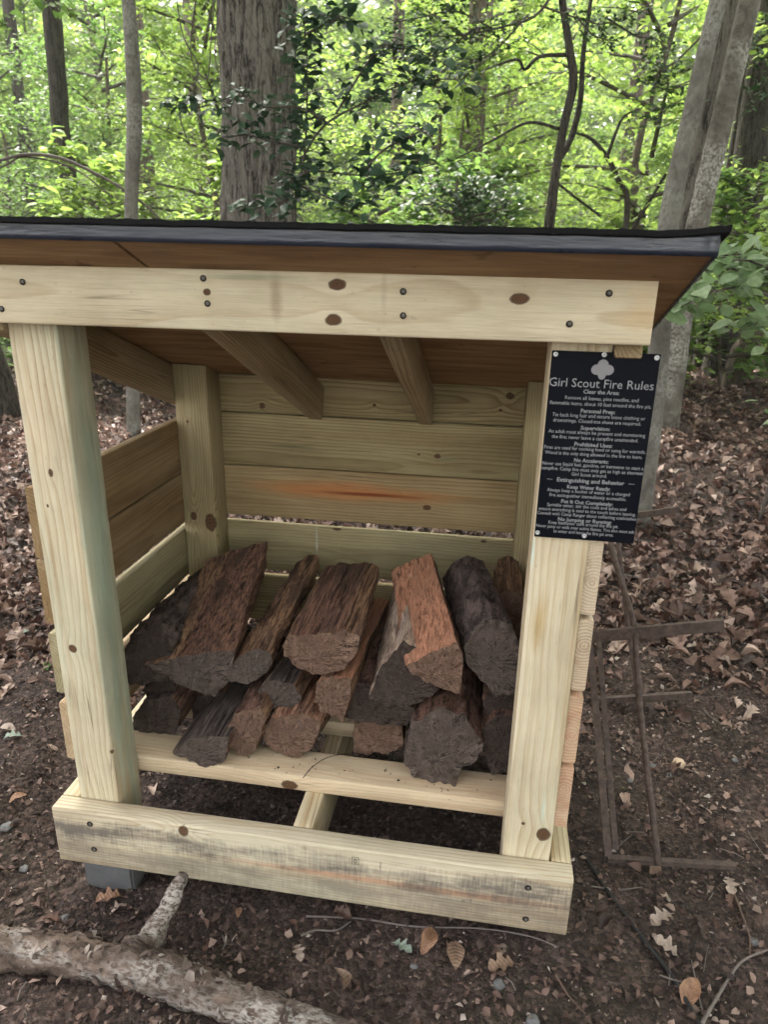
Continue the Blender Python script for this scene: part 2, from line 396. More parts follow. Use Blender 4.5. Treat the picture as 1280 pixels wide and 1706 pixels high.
# base frame
board('side_sill', 'Y', (0, T + .001, 0), (.038, D + .03, HS), shed, contrast=.9)
board('side_sill', 'Y', (L - .038, T + .001, 0), (L, D + .03, HS), shed, contrast=.9)
board('back_sill', 'X', (0, D + .031, 0), (L, D + .068, HS), shed)
board('joist', 'Y', (.505, T + .001, 0), (.545, D + .03, HS - .0006), shed, contrast=.9)
FL = dict(early=(.60, .49, .34), late=(.44, .29, .17), tint=(.50, .40, .28), tint_amt=.5, contrast=.55, spots=.6)
for k, y0 in enumerate((.1366, .333, .535)):
    board('floor_board', 'X', (.0415, y0, HS), (1.013, y0 + .0865, HS + .038), shed, knots=[((.47, y0, HS + .012), .012, 1.5)] if k == 0 else (), pith=(.01, -.06), **FL)

# boards of the back and the two sides
BK = lambda x, y: at(x, y, Y=D)
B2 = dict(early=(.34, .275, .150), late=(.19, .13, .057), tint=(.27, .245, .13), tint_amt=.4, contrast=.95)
bt = .025
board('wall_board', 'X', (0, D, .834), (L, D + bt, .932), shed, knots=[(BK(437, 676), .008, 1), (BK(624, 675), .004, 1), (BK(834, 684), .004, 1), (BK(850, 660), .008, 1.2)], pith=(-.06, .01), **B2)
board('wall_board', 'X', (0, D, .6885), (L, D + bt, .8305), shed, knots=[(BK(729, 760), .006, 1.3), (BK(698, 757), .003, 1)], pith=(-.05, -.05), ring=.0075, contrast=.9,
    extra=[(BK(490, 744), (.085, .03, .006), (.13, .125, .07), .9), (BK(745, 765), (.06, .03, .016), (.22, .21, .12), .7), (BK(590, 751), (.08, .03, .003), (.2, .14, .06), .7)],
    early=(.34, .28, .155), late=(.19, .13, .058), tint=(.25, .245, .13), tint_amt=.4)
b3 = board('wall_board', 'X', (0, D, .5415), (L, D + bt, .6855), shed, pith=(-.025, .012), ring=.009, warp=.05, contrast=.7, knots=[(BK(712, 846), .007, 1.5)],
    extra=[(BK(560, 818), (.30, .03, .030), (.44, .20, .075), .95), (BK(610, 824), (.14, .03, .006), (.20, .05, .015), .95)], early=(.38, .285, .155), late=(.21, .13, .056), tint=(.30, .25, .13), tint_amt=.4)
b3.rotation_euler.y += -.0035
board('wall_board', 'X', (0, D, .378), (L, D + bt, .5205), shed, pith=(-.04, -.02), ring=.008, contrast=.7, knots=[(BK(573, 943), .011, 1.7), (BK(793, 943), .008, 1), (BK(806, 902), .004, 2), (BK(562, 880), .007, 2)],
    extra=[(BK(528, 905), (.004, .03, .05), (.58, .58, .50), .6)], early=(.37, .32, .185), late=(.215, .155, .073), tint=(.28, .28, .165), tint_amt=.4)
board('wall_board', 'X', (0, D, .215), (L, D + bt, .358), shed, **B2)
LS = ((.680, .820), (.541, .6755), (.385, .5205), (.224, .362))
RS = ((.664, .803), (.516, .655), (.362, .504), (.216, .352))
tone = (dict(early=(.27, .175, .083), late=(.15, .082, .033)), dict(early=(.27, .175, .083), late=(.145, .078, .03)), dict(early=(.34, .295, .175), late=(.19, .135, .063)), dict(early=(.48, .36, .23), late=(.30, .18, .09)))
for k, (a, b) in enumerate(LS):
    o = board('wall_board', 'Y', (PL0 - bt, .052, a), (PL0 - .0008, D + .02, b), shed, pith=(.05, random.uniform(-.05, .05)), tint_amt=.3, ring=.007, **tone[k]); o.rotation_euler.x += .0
tone2 = (dict(early=(.58, .48, .36), late=(.38, .26, .17)), dict(early=(.56, .46, .34), late=(.36, .24, .15)), dict(early=(.55, .37, .25), late=(.40, .19, .10)), dict(early=(.55, .37, .26), late=(.40, .20, .11)))
for k, (a, b) in enumerate(RS):
    board('wall_board', 'Y', (PR0 + PW + .0008, .047, a), (PR0 + PW + bt, D + .02, b), shed, pith=(.0, .02 if k % 2 else -.01), ring=.006, contrast=.95, **tone2[k])

# rafters (tilted boards)
def rafter(x0, x1, h, y0, y1, zb, sl2, **kw):
    """bottom edge passes z = zb at y0 and falls by sl2"""
    an = math.atan(sl2); ln = (y1 - y0) / math.cos(an); xm = (x0 + x1) / 2; ym = (y0 + y1) / 2; th = h * math.cos(an)
    c = Vector((xm, ym, zb - sl2 * (ym - y0) + h / 2))
    o = board('rafter', 'Y', (x0, ym - ln / 2, c.z - th / 2), (x1, ym + ln / 2, c.z + th / 2), shed, **kw)
    o.matrix_basis = Matrix.Translation(c - shed.location) @ Matrix.Rotation(-an, 4, 'X') @ Matrix.Rotation(R(90), 4, 'Z')
    return o
RF = dict(early=(.33, .245, .14), late=(.19, .12, .055), contrast=1.0, ring=.006)
rafter(.0024, PL0 - .0008, .094, .045, .715, 1.093, .372, **RF)
rafter(PR0 + PW + .0008, L - .002, .094, .045, .715, 1.087, .372, **RF)
rafter(.376, .412, .094, .020 + .03, .715, 1.106, .425, **RF)
rafter(.664, .698, .094, .020 + .03, .715, 1.106, .425, **RF)

# roof: two plywood panels, a black edge strip and rolled roofing on top
def plywood():
    g = G('plywood'); p = g.pos()
    n = g.noise(g.v2('MULTIPLY', p, (5, 26, 26)), 1, 4, .6, .6); f = g.noise(g.v2('MULTIPLY', p, (12, 260, 260)), 1, 3)
    col = g.mix(g.ramp(n, [(.35, 0), (.65, 1)]), (.20, .11, .05), (.36, .225, .115))
    col = g.mix(g.ramp(f, [(.3, .35), (.6, 0)]), col, (.12, .06, .028))
    col = g.mix(g.ramp(g.noise(p, 21, 3), [(.66, 0), (.74, .6)]), col, (.09, .045, .02))
    return g.done(g.pbr(col, .75, g.bump(f, .001, .5)))
M_PLY = plywood()
YF, YB, XL, XR = -.096, .84, -.085, 1.097
def roof_box(x0, x1, y0, y1, o0, o1):
    V = [(x, y, zu(x, y) + o) for o in (o0, o1) for (x, y) in ((x0, y0), (x1, y0), (x1, y1), (x0, y1))]
    return V, boxvf((0, 0, 0), (1, 1, 1))[1]
for (a, b) in ((XL, .3105), (.3175, XR)):
    link('roof_panel', mesh('roof_panel', *roof_box(a, b, YF, YB, .0, .012)), shed, M_PLY)

def rubber():
    g = G('black_edge_strip'); p = g.pos()
    n = g.noise(g.v2('MULTIPLY', p, (9, 60, 60)), 1, 4, .6)
    return g.done(g.pbr(g.mix(n, (.011, .015, .026), (.020, .026, .042)), g.ramp(n, [(.3, .24), (.7, .38)]), g.bump(n, .004, .5), 0, .6))
def roofing():
    g = G('granule_roofing'); p = g.pos(); n = g.noise(p, 900, 2)
    return g.done(g.pbr(g.mix(n, (.0025, .0025, .003), (.012, .012, .013)), .9, g.bump(n, .003, 1), 0, .2))
M_RUB, M_ROOF = rubber(), roofing()
# edge strip: wraps the panel edge; wavy sheet with thickness, front plus right side
def strip(path_fn, n, h0, h1, thick, seed):
    rings = []
    for k in range(n):
        s = k / (n - 1); p, out = path_fn(s)
        wv = [.0016 * noise.noise((s * 17, j * .9, seed)) for j in range(5)]
        hs = [h0 + (h1 - h0) * j / 4 for j in range(5)]
        fr = [p + Vector((0, 0, h)) + out * (thick + wv[j] * .6 + (.0022 if j == 4 else .0028)) for j, h in enumerate(hs)]
        bk = [p + Vector((0, 0, h)) + out * .0008 for h in hs[::-1]]
        rings.append(fr + bk)
    return loft(rings)
def fpath(s):
    x = XL - .002 + (XR + .004 - XL) * s; return Vector((x, YF, zu(x, YF))), Vector((0, -1, 0))
def rpath(s):
    y = YF - .001 + (YB - YF) * s; return Vector((XR, y, zu(XR, y))), Vector((1, 0, 0))
V, F = strip(fpath, 60, -.0045, .0225, .001, 3)
es = link('edge_strip', mesh('edge_strip', V, F), shed, M_RUB, True)
V, F = strip(rpath, 40, -.003, .017, .001, 8)
link('edge_strip', mesh('edge_strip', V, F), shed, M_RUB, True)
# rolled roofing: ragged front edge, right corner lifted a little
rows = []; nxr, nyr = 150, 30
for j in range(nyr):
    row = []
    for i in range(nxr):
        s = i / (nxr - 1); t = j / (nyr - 1)
        x = XL - .012 + (XR + .018 - XL) * s; y = YF - .010 + (YB + .012 - YF) * t
        if j == 0: y += .0022 * noise.noise((s * 60, 0, 4)) + .002 * noise.noise((s * 200, 0, 1))
        lift = .007 * max(0, (s - .93) / .07) ** 2 * (1 - t) ** 3
        row.append(Vector((x + .006 * max(0, (s - .9) / .1) * (1 - t) ** 4, y, zu(x, y) + .0135 + lift + .001 * noise.noise((s * 25, t * 20, 0)))))
    rows.append(row)
V = [p for r_ in rows for p in r_]; nb = len(V)
V += [p + Vector((0, 0, .0065 + .0012 * random.random())) for p in V]
F = []
for j in range(nyr - 1):
    for i in range(nxr - 1):
        a = j * nxr + i; F.append((a, a + nxr, a + nxr + 1, a + 1)); F.append((nb + a, nb + a + 1, nb + a + nxr + 1, nb + a + nxr))
for i in range(nxr - 1):
    F.append((i, i + 1, nb + i + 1, nb + i)); a = (nyr - 1) * nxr + i; F.append((a + 1, a, nb + a, nb + a + 1))
for j in range(nyr - 1):
    a = j * nxr; F.append((a + nxr, a, nb + a, nb + a + nxr)); a += nxr - 1; F.append((a, a + nxr, nb + a + nxr, nb + a))
link('rolled_roofing', mesh('rolled_roofing', V, F), shed, M_ROOF)

# ------------------------------------------------------------------ rules sign
sign = empty('rules_sign', (1.003, T, .80))
tag(sign, 'black fire rules sign with white lettering screwed to right front post', 'sign')
SX0, SX1, SZ0, SZ1, SY = .9265, 1.081, .803, 1.0985, .0345
V, F = boxvf((SX0, SY, SZ0), (SX1, SY + .0032, SZ1))
me = mesh('panel', V, F); bmm = bmesh.new(); bmm.from_mesh(me); bmesh.ops.bevel(bmm, geom=bmm.edges[:], offset=.0006, segments=2, affect='EDGES'); bmm.to_mesh(me); bmm.free()
link('panel', me, sign, plain('sign_black', (.0022, .0030, .0062), .5, 0, .10))
M_INK = plain('sign_silver_print', (.25, .25, .26), .5, 0, .2)
SWID, SHGT = SX1 - SX0, SZ1 - SZ0
def sgn(u, v): return Vector((SX0 + u * SWID, SY - .0004, SZ1 - v * SHGT))
def raw_text(body, bold=0.0):
    cu = bpy.data.curves.new('lettering', 'FONT'); cu.body = body; cu.size = 1; cu.resolution_u = 2; cu.align_x = 'CENTER'; cu.offset = bold; cu.fill_mode = 'FRONT'
    ob = bpy.data.objects.new('tmp', cu); COL.objects.link(ob)
    dg = bpy.context.evaluated_depsgraph_get(); me = bpy.data.meshes.new_from_object(ob.evaluated_get(dg))
    bpy.data.objects.remove(ob); bpy.data.curves.remove(cu)
    co = np.zeros(len(me.vertices) * 3); me.vertices.foreach_get('co', co); return me, co.reshape(-1, 3)
def text_mesh(name, body, u, v, width, size, bold=0.0):
    me, co = raw_text(body, bold)
    wx = co[:, 0].max() - co[:, 0].min(); cx = (co[:, 0].max() + co[:, 0].min()) / 2
    c = sgn(u, v); out = np.empty_like(co)
    out[:, 0] = c.x + (co[:, 0] - cx) * width * SWID / wx; out[:, 1] = c.y; out[:, 2] = c.z + (co[:, 1] - .3) * size
    me.vertices.foreach_set('co', out.ravel()); me.update()
    return link(name, me, sign, M_INK)
text_mesh('title_lettering', 'Girl Scout Fire Rules', .487, .158, .975, .0185)
LINES = [('Clear the Area:', .50, .199, .335, 1), ('Remove all leaves, pine needles, and', .51, .232, .69, 0), ('flammable items, about 10 feet around the fire pit.', .50, .261, .955, 0),
 ('Personal Prep:', .49, .297, .325, 1), ('Tie back long hair and secure loose clothing or', .50, .322, .88, 0), ('drawstrings. Closed-toe shoes are required.', .49, .350, .835, 0),
 ('Supervision:', .485, .385, .28, 1), ('An adult must always be present and monitoring', .50, .409, .925, 0), ('the fire; never leave a campfire unattended.', .49, .437, .83, 0),
 ('Prohibited Uses:', .485, .472, .365, 1), ('Fires are used for cooking food or using for warmth.', .50, .495, .975, 0), ('Wood is the only thing allowed in the fire to burn.', .495, .523, .94, 0),
 ('No Accelerants:', .485, .557, .335, 1), ('Never use liquid fuel, gasoline, or kerosene to start a', .50, .582, .985, 0), ('campfire. Camp fire must only get as high as shortest', .50, .608, .99, 0), ('Girl Scout around.', .48, .634, .345, 0),
 ('Extinguishing and Behavior', .50, .668, .66, 2), ('Keep Water Ready:', .49, .704, .425, 1), ('Always keep a bucket of water or a charged', .49, .727, .815, 0), ('fire extinguisher immediately accessible.', .49, .754, .76, 0),
 ('Put It Out Completely:', .49, .787, .51, 1), ('Sprinkle water, stir the coals and ashes and', .49, .810, .785, 0), ('ensure everything is cool to the touch before leaving.', .50, .835, .965, 0), ('Consult with Camp Ranger about collecting coals/ashes', .50, .860, .985, 0),
 ('No Jumping or Running:', .49, .889, .535, 1), ('Keep beahavior calm around the fire pit.', .48, .910, .70, 0), ('Never jump or walk over active flames. You also must ask', .50, .934, .985, 0), ('to enter and leave the fire pit area.', .49, .959, .605, 0)]
for (s, u, v, wd, b) in LINES:
    text_mesh('heading_lettering' if b else 'text_line', s, u, v, wd, (.0078, .0085, .0092)[b], .018 if b else .006)
for (u0, u1) in ((.07, .125), (.87, .93)):
    a, b = sgn(u0, .667), sgn(u1, .669); link('dash', mesh('dash', [a, (b.x, a.y, a.z), (b.x, a.y, a.z - .0007), (a.x, a.y, a.z - .0007)], [(0, 3, 2, 1)]), sign, M_INK)
# trefoil emblem
c = sgn(.485, .082); pts = []
for k in range(72):
    a = 2 * math.pi * k / 72
    ux, uy = math.sin(a), math.cos(a); best = 0
    for (cx, cy, r_) in ((0, .0062, .0077), (-.0086, -.0012, .0076), (.0086, -.0012, .0076), (0, -.0045, .0075)):
        b_ = ux * cx + uy * cy; disc = b_ * b_ - (cx * cx + cy * cy - r_ * r_)
        if disc > 0: best = max(best, b_ + math.sqrt(disc))
    if uy < -.9: best = max(best, .0122 + .0035 * ((-uy - .9) / .1))
    pts.append((c.x + ux * best, c.y, c.z + uy * best))
link('emblem', mesh('emblem', pts, [tuple(range(72))]), sign, plain('emblem_grey', (.22, .21, .22), .45, 0, .2))
for (u, v) in ((.035, .018), (.485, .012), (.965, .018), (.03, .975), (.505, .975)):
    p = sgn(u, v); screw(sign, (p.x, SY - .0012, p.z), r=.0038, mat=M_SCREWB)

# ------------------------------------------------------------------ concrete block
def concrete():
    g = G('concrete'); p = g.pos(); n = g.noise(p, 30, 5, .7); f = g.noise(p, 300, 2)
    return g.done(g.pbr(g.mix(n, (.10, .102, .105), (.20, .203, .208)), .85, g.bump(g.m2('ADD', n, g.m2('MULTIPLY', f, .4)), .004, .8)))
V, F = boxvf((.028, .030, -.19), (.142, .125, -.0012)); me = mesh('concrete_block', V, F)
bmm = bmesh.new(); bmm.from_mesh(me); bmesh.ops.bevel(bmm, geom=bmm.edges[:], offset=.005, segments=2, affect='EDGES'); bmm.to_mesh(me); bmm.free()
tag(link('concrete_block', me, None, concrete(), False), 'grey concrete block propping up left front corner of shelter', 'block')

# ------------------------------------------------------------------ firewood
def split_mat(name, a, b, c, scale=1, rag=1.0):
    g = G(name); p = g.coord('Object'); rn = g.rnd()
    q = g.v2('ADD', p, g.n('CombineXYZ').outputs[0]); 
    fib = g.noise(g.v2('MULTIPLY', p, (170, 9, 170)), scale, 4, .65, .3); big = g.noise(g.v2('MULTIPLY', p, (22, 5, 22)), 1, 4, .6); sp = g.noise(p, 75, 4, .7)
    col = g.mix(g.ramp(fib, [(.40, 0), (.58, 1)]), tuple(v * .7 for v in b), tuple(v * 1.15 for v in a))
    col = g.mix(g.ramp(big, [(.47, 0), (.60, .8)]), col, c)
    st2 = g.noise(g.v2('MULTIPLY', p, (75, 4, 75)), 1, 3, .6); col = g.mix(g.ramp(st2, [(.60, 0), (.66, .85 * rag)]), col, tuple(v * .3 for v in b))
    col = g.mix(g.ramp(g.noise(g.v2('MULTIPLY', p, (40, 12, 40)), 1, 4, .7), [(.60, 0), (.72, .55)]), col, tuple(min(.5, v * 1.6 + .03) for v in a))
    col = g.mix(g.ramp(sp, [(.60, 0), (.70, .7)]), col, tuple(v * (.4 if rag == 1 else .7) for v in c))
    col = g.mix(g.ramp(g.noise(p, 160, 2), [(.70, 0), (.76, .5)]), col, (.30, .23, .17))
    h = g.m2('SUBTRACT', g.m2('ADD', fib, g.m2('MULTIPLY', sp, .8)), g.m2('MULTIPLY', g.ramp(st2, [(.58, 0), (.66, 1)]), .9))
    return g.done(g.pbr(col, .75, g.bump(h, .007, 1), 0, .25))
def bark_mat(name, a, b, light=(.13, .11, .10)):
    g = G(name); p = g.coord('Object')
    n = g.noise(g.v2('MULTIPLY', p, (60, 18, 60)), 1, 5, .7, .5); v = g.noise(p, 120, 4, .7); w_ = g.noise(p, 14, 3)
    col = g.mix(g.ramp(n, [(.40, 0), (.60, 1)]), tuple(q_ * .7 for q_ in a), tuple(q_ * 1.2 for q_ in b)); col = g.mix(g.ramp(v, [(.53, 0), (.64, .6)]), col, light)
    col = g.mix(g.ramp(w_, [(.55, 0), (.7, .6)]), col, tuple(x * .6 for x in a))
    return g.done(g.pbr(col, .85, g.bump(g.m2('ADD', n, g.m2('MULTIPLY', v, .5)), .007, 1), 0, .2))
def end_mat(name, a, b):
    g = G(name); p = g.coord('Object'); n = g.noise(p, 26, 5, .7); f = g.noise(g.v2('MULTIPLY', p, (130, 20, 330)), 1, 4, .7); s = g.noise(p, 330, 2)
    col = g.mix(g.ramp(n, [(.35, 0), (.66, 1)]), a, b); col = g.mix(g.ramp(f, [(.5, 0), (.7, .5)]), col, tuple(x * .35 for x in a))
    col = g.mix(g.ramp(s, [(.66, 0), (.74, .6)]), col, (.26, .23, .20))
    x, y, z = g.sep(p); rr_ = g.m2('SQRT', g.m2('ADD', g.m2('POWER', g.m2('ADD', x, .012), 2), g.m2('POWER', g.m2('ADD', z, .02), 2)))
    rg = g.m2('SINE', g.m2('ADD', g.m2('MULTIPLY', rr_, 1500), g.m2('MULTIPLY', n, 9)))
    col = g.mix(g.m2('MULTIPLY', g.ramp(rg, [(.35, 0), (.95, 1)]), .2), col, tuple(v_ * .4 for v_ in a))
    an = g.m2('ARCTAN2', g.m2('ADD', z, .02), g.m2('ADD', x, .012)); cv = g.n('CombineXYZ'); g.put(cv.inputs[0], g.m2('MULTIPLY', an, 3.2)); g.put(cv.inputs[1], g.m2('MULTIPLY', rr_, 12)); g.put(cv.inputs[2], g.rnd())
    cr = g.ramp(g.noise(cv.outputs[0], 2.2, 3, .6), [(.475, 0), (.5, 1), (.525, 0)]); cm = g.ramp(g.noise(p, 30, 2), [(.42, 0), (.6, 1)])
    crk = g.m2('MULTIPLY', cr, cm); col = g.mix(g.m2('MULTIPLY', crk, .9), col, (.012, .009, .008))
    return g.done(g.pbr(col, .85, g.bump(g.m2('SUBTRACT', g.m2('ADD', f, s), g.m2('MULTIPLY', crk, 1.5)), .005, 1), 0, .2))
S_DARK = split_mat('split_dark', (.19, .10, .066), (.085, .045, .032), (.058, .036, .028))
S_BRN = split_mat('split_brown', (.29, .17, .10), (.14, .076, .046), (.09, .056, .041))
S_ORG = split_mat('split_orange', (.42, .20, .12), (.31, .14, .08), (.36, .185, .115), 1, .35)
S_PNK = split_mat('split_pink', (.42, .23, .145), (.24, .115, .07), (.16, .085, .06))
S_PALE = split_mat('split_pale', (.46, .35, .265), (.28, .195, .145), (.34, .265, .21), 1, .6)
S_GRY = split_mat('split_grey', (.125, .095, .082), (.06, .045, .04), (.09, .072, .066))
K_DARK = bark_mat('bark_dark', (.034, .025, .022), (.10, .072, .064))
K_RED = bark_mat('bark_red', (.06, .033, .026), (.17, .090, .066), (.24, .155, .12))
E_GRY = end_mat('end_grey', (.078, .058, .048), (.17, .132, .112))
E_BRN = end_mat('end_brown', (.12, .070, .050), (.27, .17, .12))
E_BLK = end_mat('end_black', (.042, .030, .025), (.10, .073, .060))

def firewood(label, poly, Yf, length, sides, end, dx=0., dz=0., taper=(.9, .9), rough=.003, wob=.006, pale_rim=0, seed=0, tilt=0.12):
    """split log: front outline (photo pixels on plane Yf), run back by length; sides = one material per outline edge"""
    P = [at(x, y, Y=Yf) for x, y in poly]; c = sum(P, Vector()) / len(P); P = [c + (p - c) * 1.05 for p in P]
    per = []; K = []
    for i in range(len(P)):
        a, b = P[i], P[(i + 1) % len(P)]; m = max(2, int(round((b - a).length / .0042)))
        for k in range(m): per.append(a.lerp(b, k / m) - c); K.append(sides[i % len(sides)])
    n = len(per)
    for _ in range(1):      # ease the corners
        per = [per[i] * .8 + (per[i - 1] + per[(i + 1) % n]) * .1 for i in range(n)]
    mats = []
    for s in sides:
        if s not in mats: mats.append(s)
    mats.append(end)
    ns = max(16, int(length / .011)); rings = []; bases_ = []; tilt = abs(tilt)
    for k in range(ns + 1):
        t = k / ns; tx = 1 + (taper[0] - 1) * t; tz = 1 + (taper[1] - 1) * t
        ox = dx * t + wob * noise.noise((t * 3, seed, 1)); oz = dz * t + wob * .6 * noise.noise((t * 3, 7, seed))
        ring = []
        for i, q in enumerate(per):
            v = Vector((q.x * tx, 0, q.z * tz)); d = v.normalized(); a = math.atan2(q.z, q.x)
            bark = K[i] in (K_DARK, K_RED)
            rg = rough * (noise.noise((q.x * 48 + seed, t * length * 5, q.z * 48)) + (1.4 * noise.noise(Vector((q.x * 38, t * length * 30, q.z * 38 + seed))) + .7 * noise.noise(Vector((q.x * 110, t * length * 90, q.z * 110 + seed))) if bark else (.9 * noise.noise((q.x * 190, t * length * 12 + seed, q.z * 190)) + 1.1 * abs(noise.noise((q.x * 95 + 9, t * length * 6 + seed, q.z * 95))) - .8 * max(0, noise.noise((q.x * 55, t * length * 9, q.z * 55 + seed)) - .1) * 3)))
            rg += .0025 * noise.noise(Vector((q.x * 230, t * length * 200, q.z * 230 + seed)))
            if k in (0, ns): rg *= .45
            yy = length * t
            if k in (0, ns): yy += (.012 * noise.noise((q.x * 60, q.z * 60, seed + k)))
            yy += tilt * q.z * (1 - t)
            ring.append(Vector((v.x + ox, yy, v.z + oz)) + d * rg)
        rings.append(ring); bases_.append([Vector((q.x * tx + ox, length * t + tilt * q.z * (1 - t), q.z * tz + oz)) for q in per])
    V = [v for r_ in rings for v in r_]; F = []; MI = []
    for k in range(ns):
        for i in range(n):
            a = k * n + i; b = k * n + (i + 1) % n; F.append((a, b, b + n, a + n)); MI.append(mats.index(K[i]))
    for (k0, sg) in ((0, -1), (ns, 1)):     # ends: shrinking rings with broken relief
        base = k0 * n; cc = sum((V[i] for i in range(base, base + n)), Vector()) / n; prev = list(range(len(V), len(V) + n)); V += [V[base + i].copy() for i in range(n)]
        for s in (.94, .82, .68, .54, .4, .25, .12):
            cur = []
            for i in range(n):
                o = V[base + i].lerp(bases_[k0][i], min(1, (1 - s) * 3)); q = cc + (o - cc) * s
                q.y += sg * (+ .001 + .004 * noise.noise((q.x * 38 + seed, q.z * 38, 3)) + .002 * noise.noise((q.x * 120, q.z * 120, seed)) + .0012 * noise.noise((q.x * 320, q.z * 320, seed)))
                cur.append(len(V)); V.append(q)
            for i in range(n): F.append((prev[i], prev[(i + 1) % n], cur[(i + 1) % n], cur[i])); MI.append(len(mats) - 1)
            prev = cur
        F.append(tuple(prev)); MI.append(len(mats) - 1)
    me = mesh('firewood_log', V, F); 
    for m in mats: me.materials.append(m)
    me.polygons.foreach_set('material_index', MI); me.polygons.foreach_set('use_smooth', [True] * len(F))
    bmm = bmesh.new(); bmm.from_mesh(me); bmesh.ops.recalc_face_normals(bmm, faces=bmm.faces); bmm.to_mesh(me); bmm.free()
    o = bpy.data.objects.new('firewood_log', me); COL.objects.link(o); o.location = c
    tag(o, label, 'log', 'split firewood stacked in the shelter'); return o
# bottom layer
firewood('weathered dark grey split log, front end on floor board, lowest at left', [(290, 1252), (320, 1232), (354, 1228), (379, 1230), (373, 1267), (345, 1275)], .139, .42, [S_GRY, S_GRY, S_GRY, S_DARK, E_GRY, S_GRY], E_GRY, seed=1, dx=.0)
firewood('narrow brown log with shaggy peeling bark beside dark grey lowest log', [(374, 1230), (392, 1190), (428, 1182), (440, 1200), (424, 1248), (400, 1254)], .176, .38, [K_RED, K_RED, S_BRN, S_BRN, S_DARK, K_RED], E_BRN, seed=2, rough=.007)
firewood('frayed reddish split log resting on middle of front floor board', [(436, 1224), (452, 1200), (500, 1192), (532, 1208), (520, 1242), (498, 1258), (462, 1250)], .196, .34, [S_PNK, S_PNK, S_PNK, S_BRN, S_DARK, S_DARK, S_BRN], E_BRN, seed=3, rough=.007, dx=.02)
firewood('short square-ended brown log lying alone behind front floor board', [(591, 1208), (628, 1200), (668, 1206), (671, 1240), (650, 1250), (592, 1252)], .25, .33, [S_BRN, S_BRN, S_DARK, S_DARK, S_DARK, S_DARK], E_BRN, seed=4)
firewood('big charred grey log with broken front end, lowest at right of middle', [(676, 1268), (688, 1212), (730, 1186), (772, 1200), (804, 1246), (790, 1266), (768, 1276), (758, 1303), (722, 1296), (694, 1288)], .180, .40, [E_GRY, K_RED, K_RED, K_RED, S_DARK, S_DARK, E_GRY, E_GRY, E_GRY, E_GRY], E_GRY, seed=5, rough=.005, dz=.03, dx=-.01)
firewood('dark reddish log low beside right front post, under another dark log', [(800, 1230), (822, 1198), (858, 1196), (866, 1240), (860, 1280), (820, 1282)], .205, .40, [S_DARK, K_RED, K_RED, K_RED, S_DARK, S_DARK], E_BLK, seed=6, dx=.01)
firewood('dark brown log end partly hidden by right front post, above a reddish log', [(806, 1168), (828, 1148), (866, 1148), (868, 1188), (840, 1196), (812, 1188)], .235, .38, [K_RED, K_RED, S_DARK, S_DARK, S_DARK, S_DARK], E_BLK, seed=7, dx=.01)
firewood('dark log end in left corner on floor, lowest behind left front post', [(222, 1196), (240, 1168), (284, 1164), (298, 1186), (294, 1218), (226, 1216)], .225, .40, [K_DARK, K_DARK, S_DARK, S_DARK, S_DARK, S_DARK], E_BLK, seed=8)
firewood('small dark log end wedged above the lowest log in left corner', [(238, 1150), (256, 1126), (286, 1132), (292, 1150), (272, 1164), (246, 1162)], .26, .35, [K_DARK, S_DARK, S_DARK, S_DARK, S_DARK], E_BLK, seed=9)
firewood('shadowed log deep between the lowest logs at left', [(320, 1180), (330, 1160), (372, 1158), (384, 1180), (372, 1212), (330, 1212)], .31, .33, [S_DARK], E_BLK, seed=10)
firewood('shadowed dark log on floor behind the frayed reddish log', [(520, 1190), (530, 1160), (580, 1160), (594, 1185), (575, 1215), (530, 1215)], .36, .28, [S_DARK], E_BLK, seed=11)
# middle layer
firewood('long dark bark-covered log lying against the left wall boards', [(204, 1110), (214, 1062), (258, 1050), (284, 1080), (280, 1132), (220, 1135)], .235, .44, [K_DARK], E_BLK, seed=12, rough=.008, dz=-.01, dx=-.012)
firewood('grey-ended split log tucked under the light brown log at centre left', [(430, 1152), (448, 1136), (488, 1142), (502, 1162), (480, 1187), (446, 1176)], .235, .36, [S_PALE, S_GRY, S_BRN, S_DARK, S_DARK, S_GRY], E_GRY, seed=13, dx=.03)
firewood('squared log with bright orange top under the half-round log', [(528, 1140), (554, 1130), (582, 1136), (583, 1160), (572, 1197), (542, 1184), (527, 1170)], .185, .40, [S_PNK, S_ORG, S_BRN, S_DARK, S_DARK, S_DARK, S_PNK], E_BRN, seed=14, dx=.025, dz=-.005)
firewood('dark reddish log under the pale split log, above the short square one', [(580, 1164), (596, 1142), (660, 1150), (690, 1182), (676, 1206), (620, 1200), (584, 1194)], .225, .36, [S_DARK, K_RED, K_RED, S_DARK, S_DARK, S_DARK, S_DARK], E_BLK, seed=15)
# top layer
firewood('huge dark wedge-shaped slab, largest log at left of the pile', [(244, 1107), (300, 1096), (350, 1088), (388, 1084), (384, 1128), (354, 1160), (298, 1138)], .225, .36, [S_BRN, S_DARK, S_DARK, S_DARK, S_DARK, S_GRY, E_GRY], E_GRY, seed=16, dx=-.018, dz=.105, taper=(.78, 1.05), rough=.004, tilt=0)
firewood('light brown split log with grey front end beside the huge dark slab', [(373, 1130), (396, 1098), (424, 1084), (448, 1088), (452, 1104), (442, 1122), (414, 1136)], .225, .42, [S_BRN, S_BRN, S_BRN, S_BRN, S_DARK, E_GRY, S_GRY], E_GRY, seed=17, dx=.012, dz=.05, taper=(.8, 1.0), wob=.03)
firewood('half-round log with flat side up and rounded front end, centre of pile', [(474, 1074), (482, 1064), (520, 1060), (566, 1058), (594, 1066), (594, 1084), (572, 1110), (535, 1118), (500, 1107), (480, 1092)], .195, .35, [S_BRN, S_DARK, S_DARK, S_BRN, S_DARK, K_RED, E_BRN, E_BRN, E_BRN, K_RED], E_BRN, seed=18, dx=-.008, dz=.008, taper=(.92, 1.), rough=.004, tilt=.25)
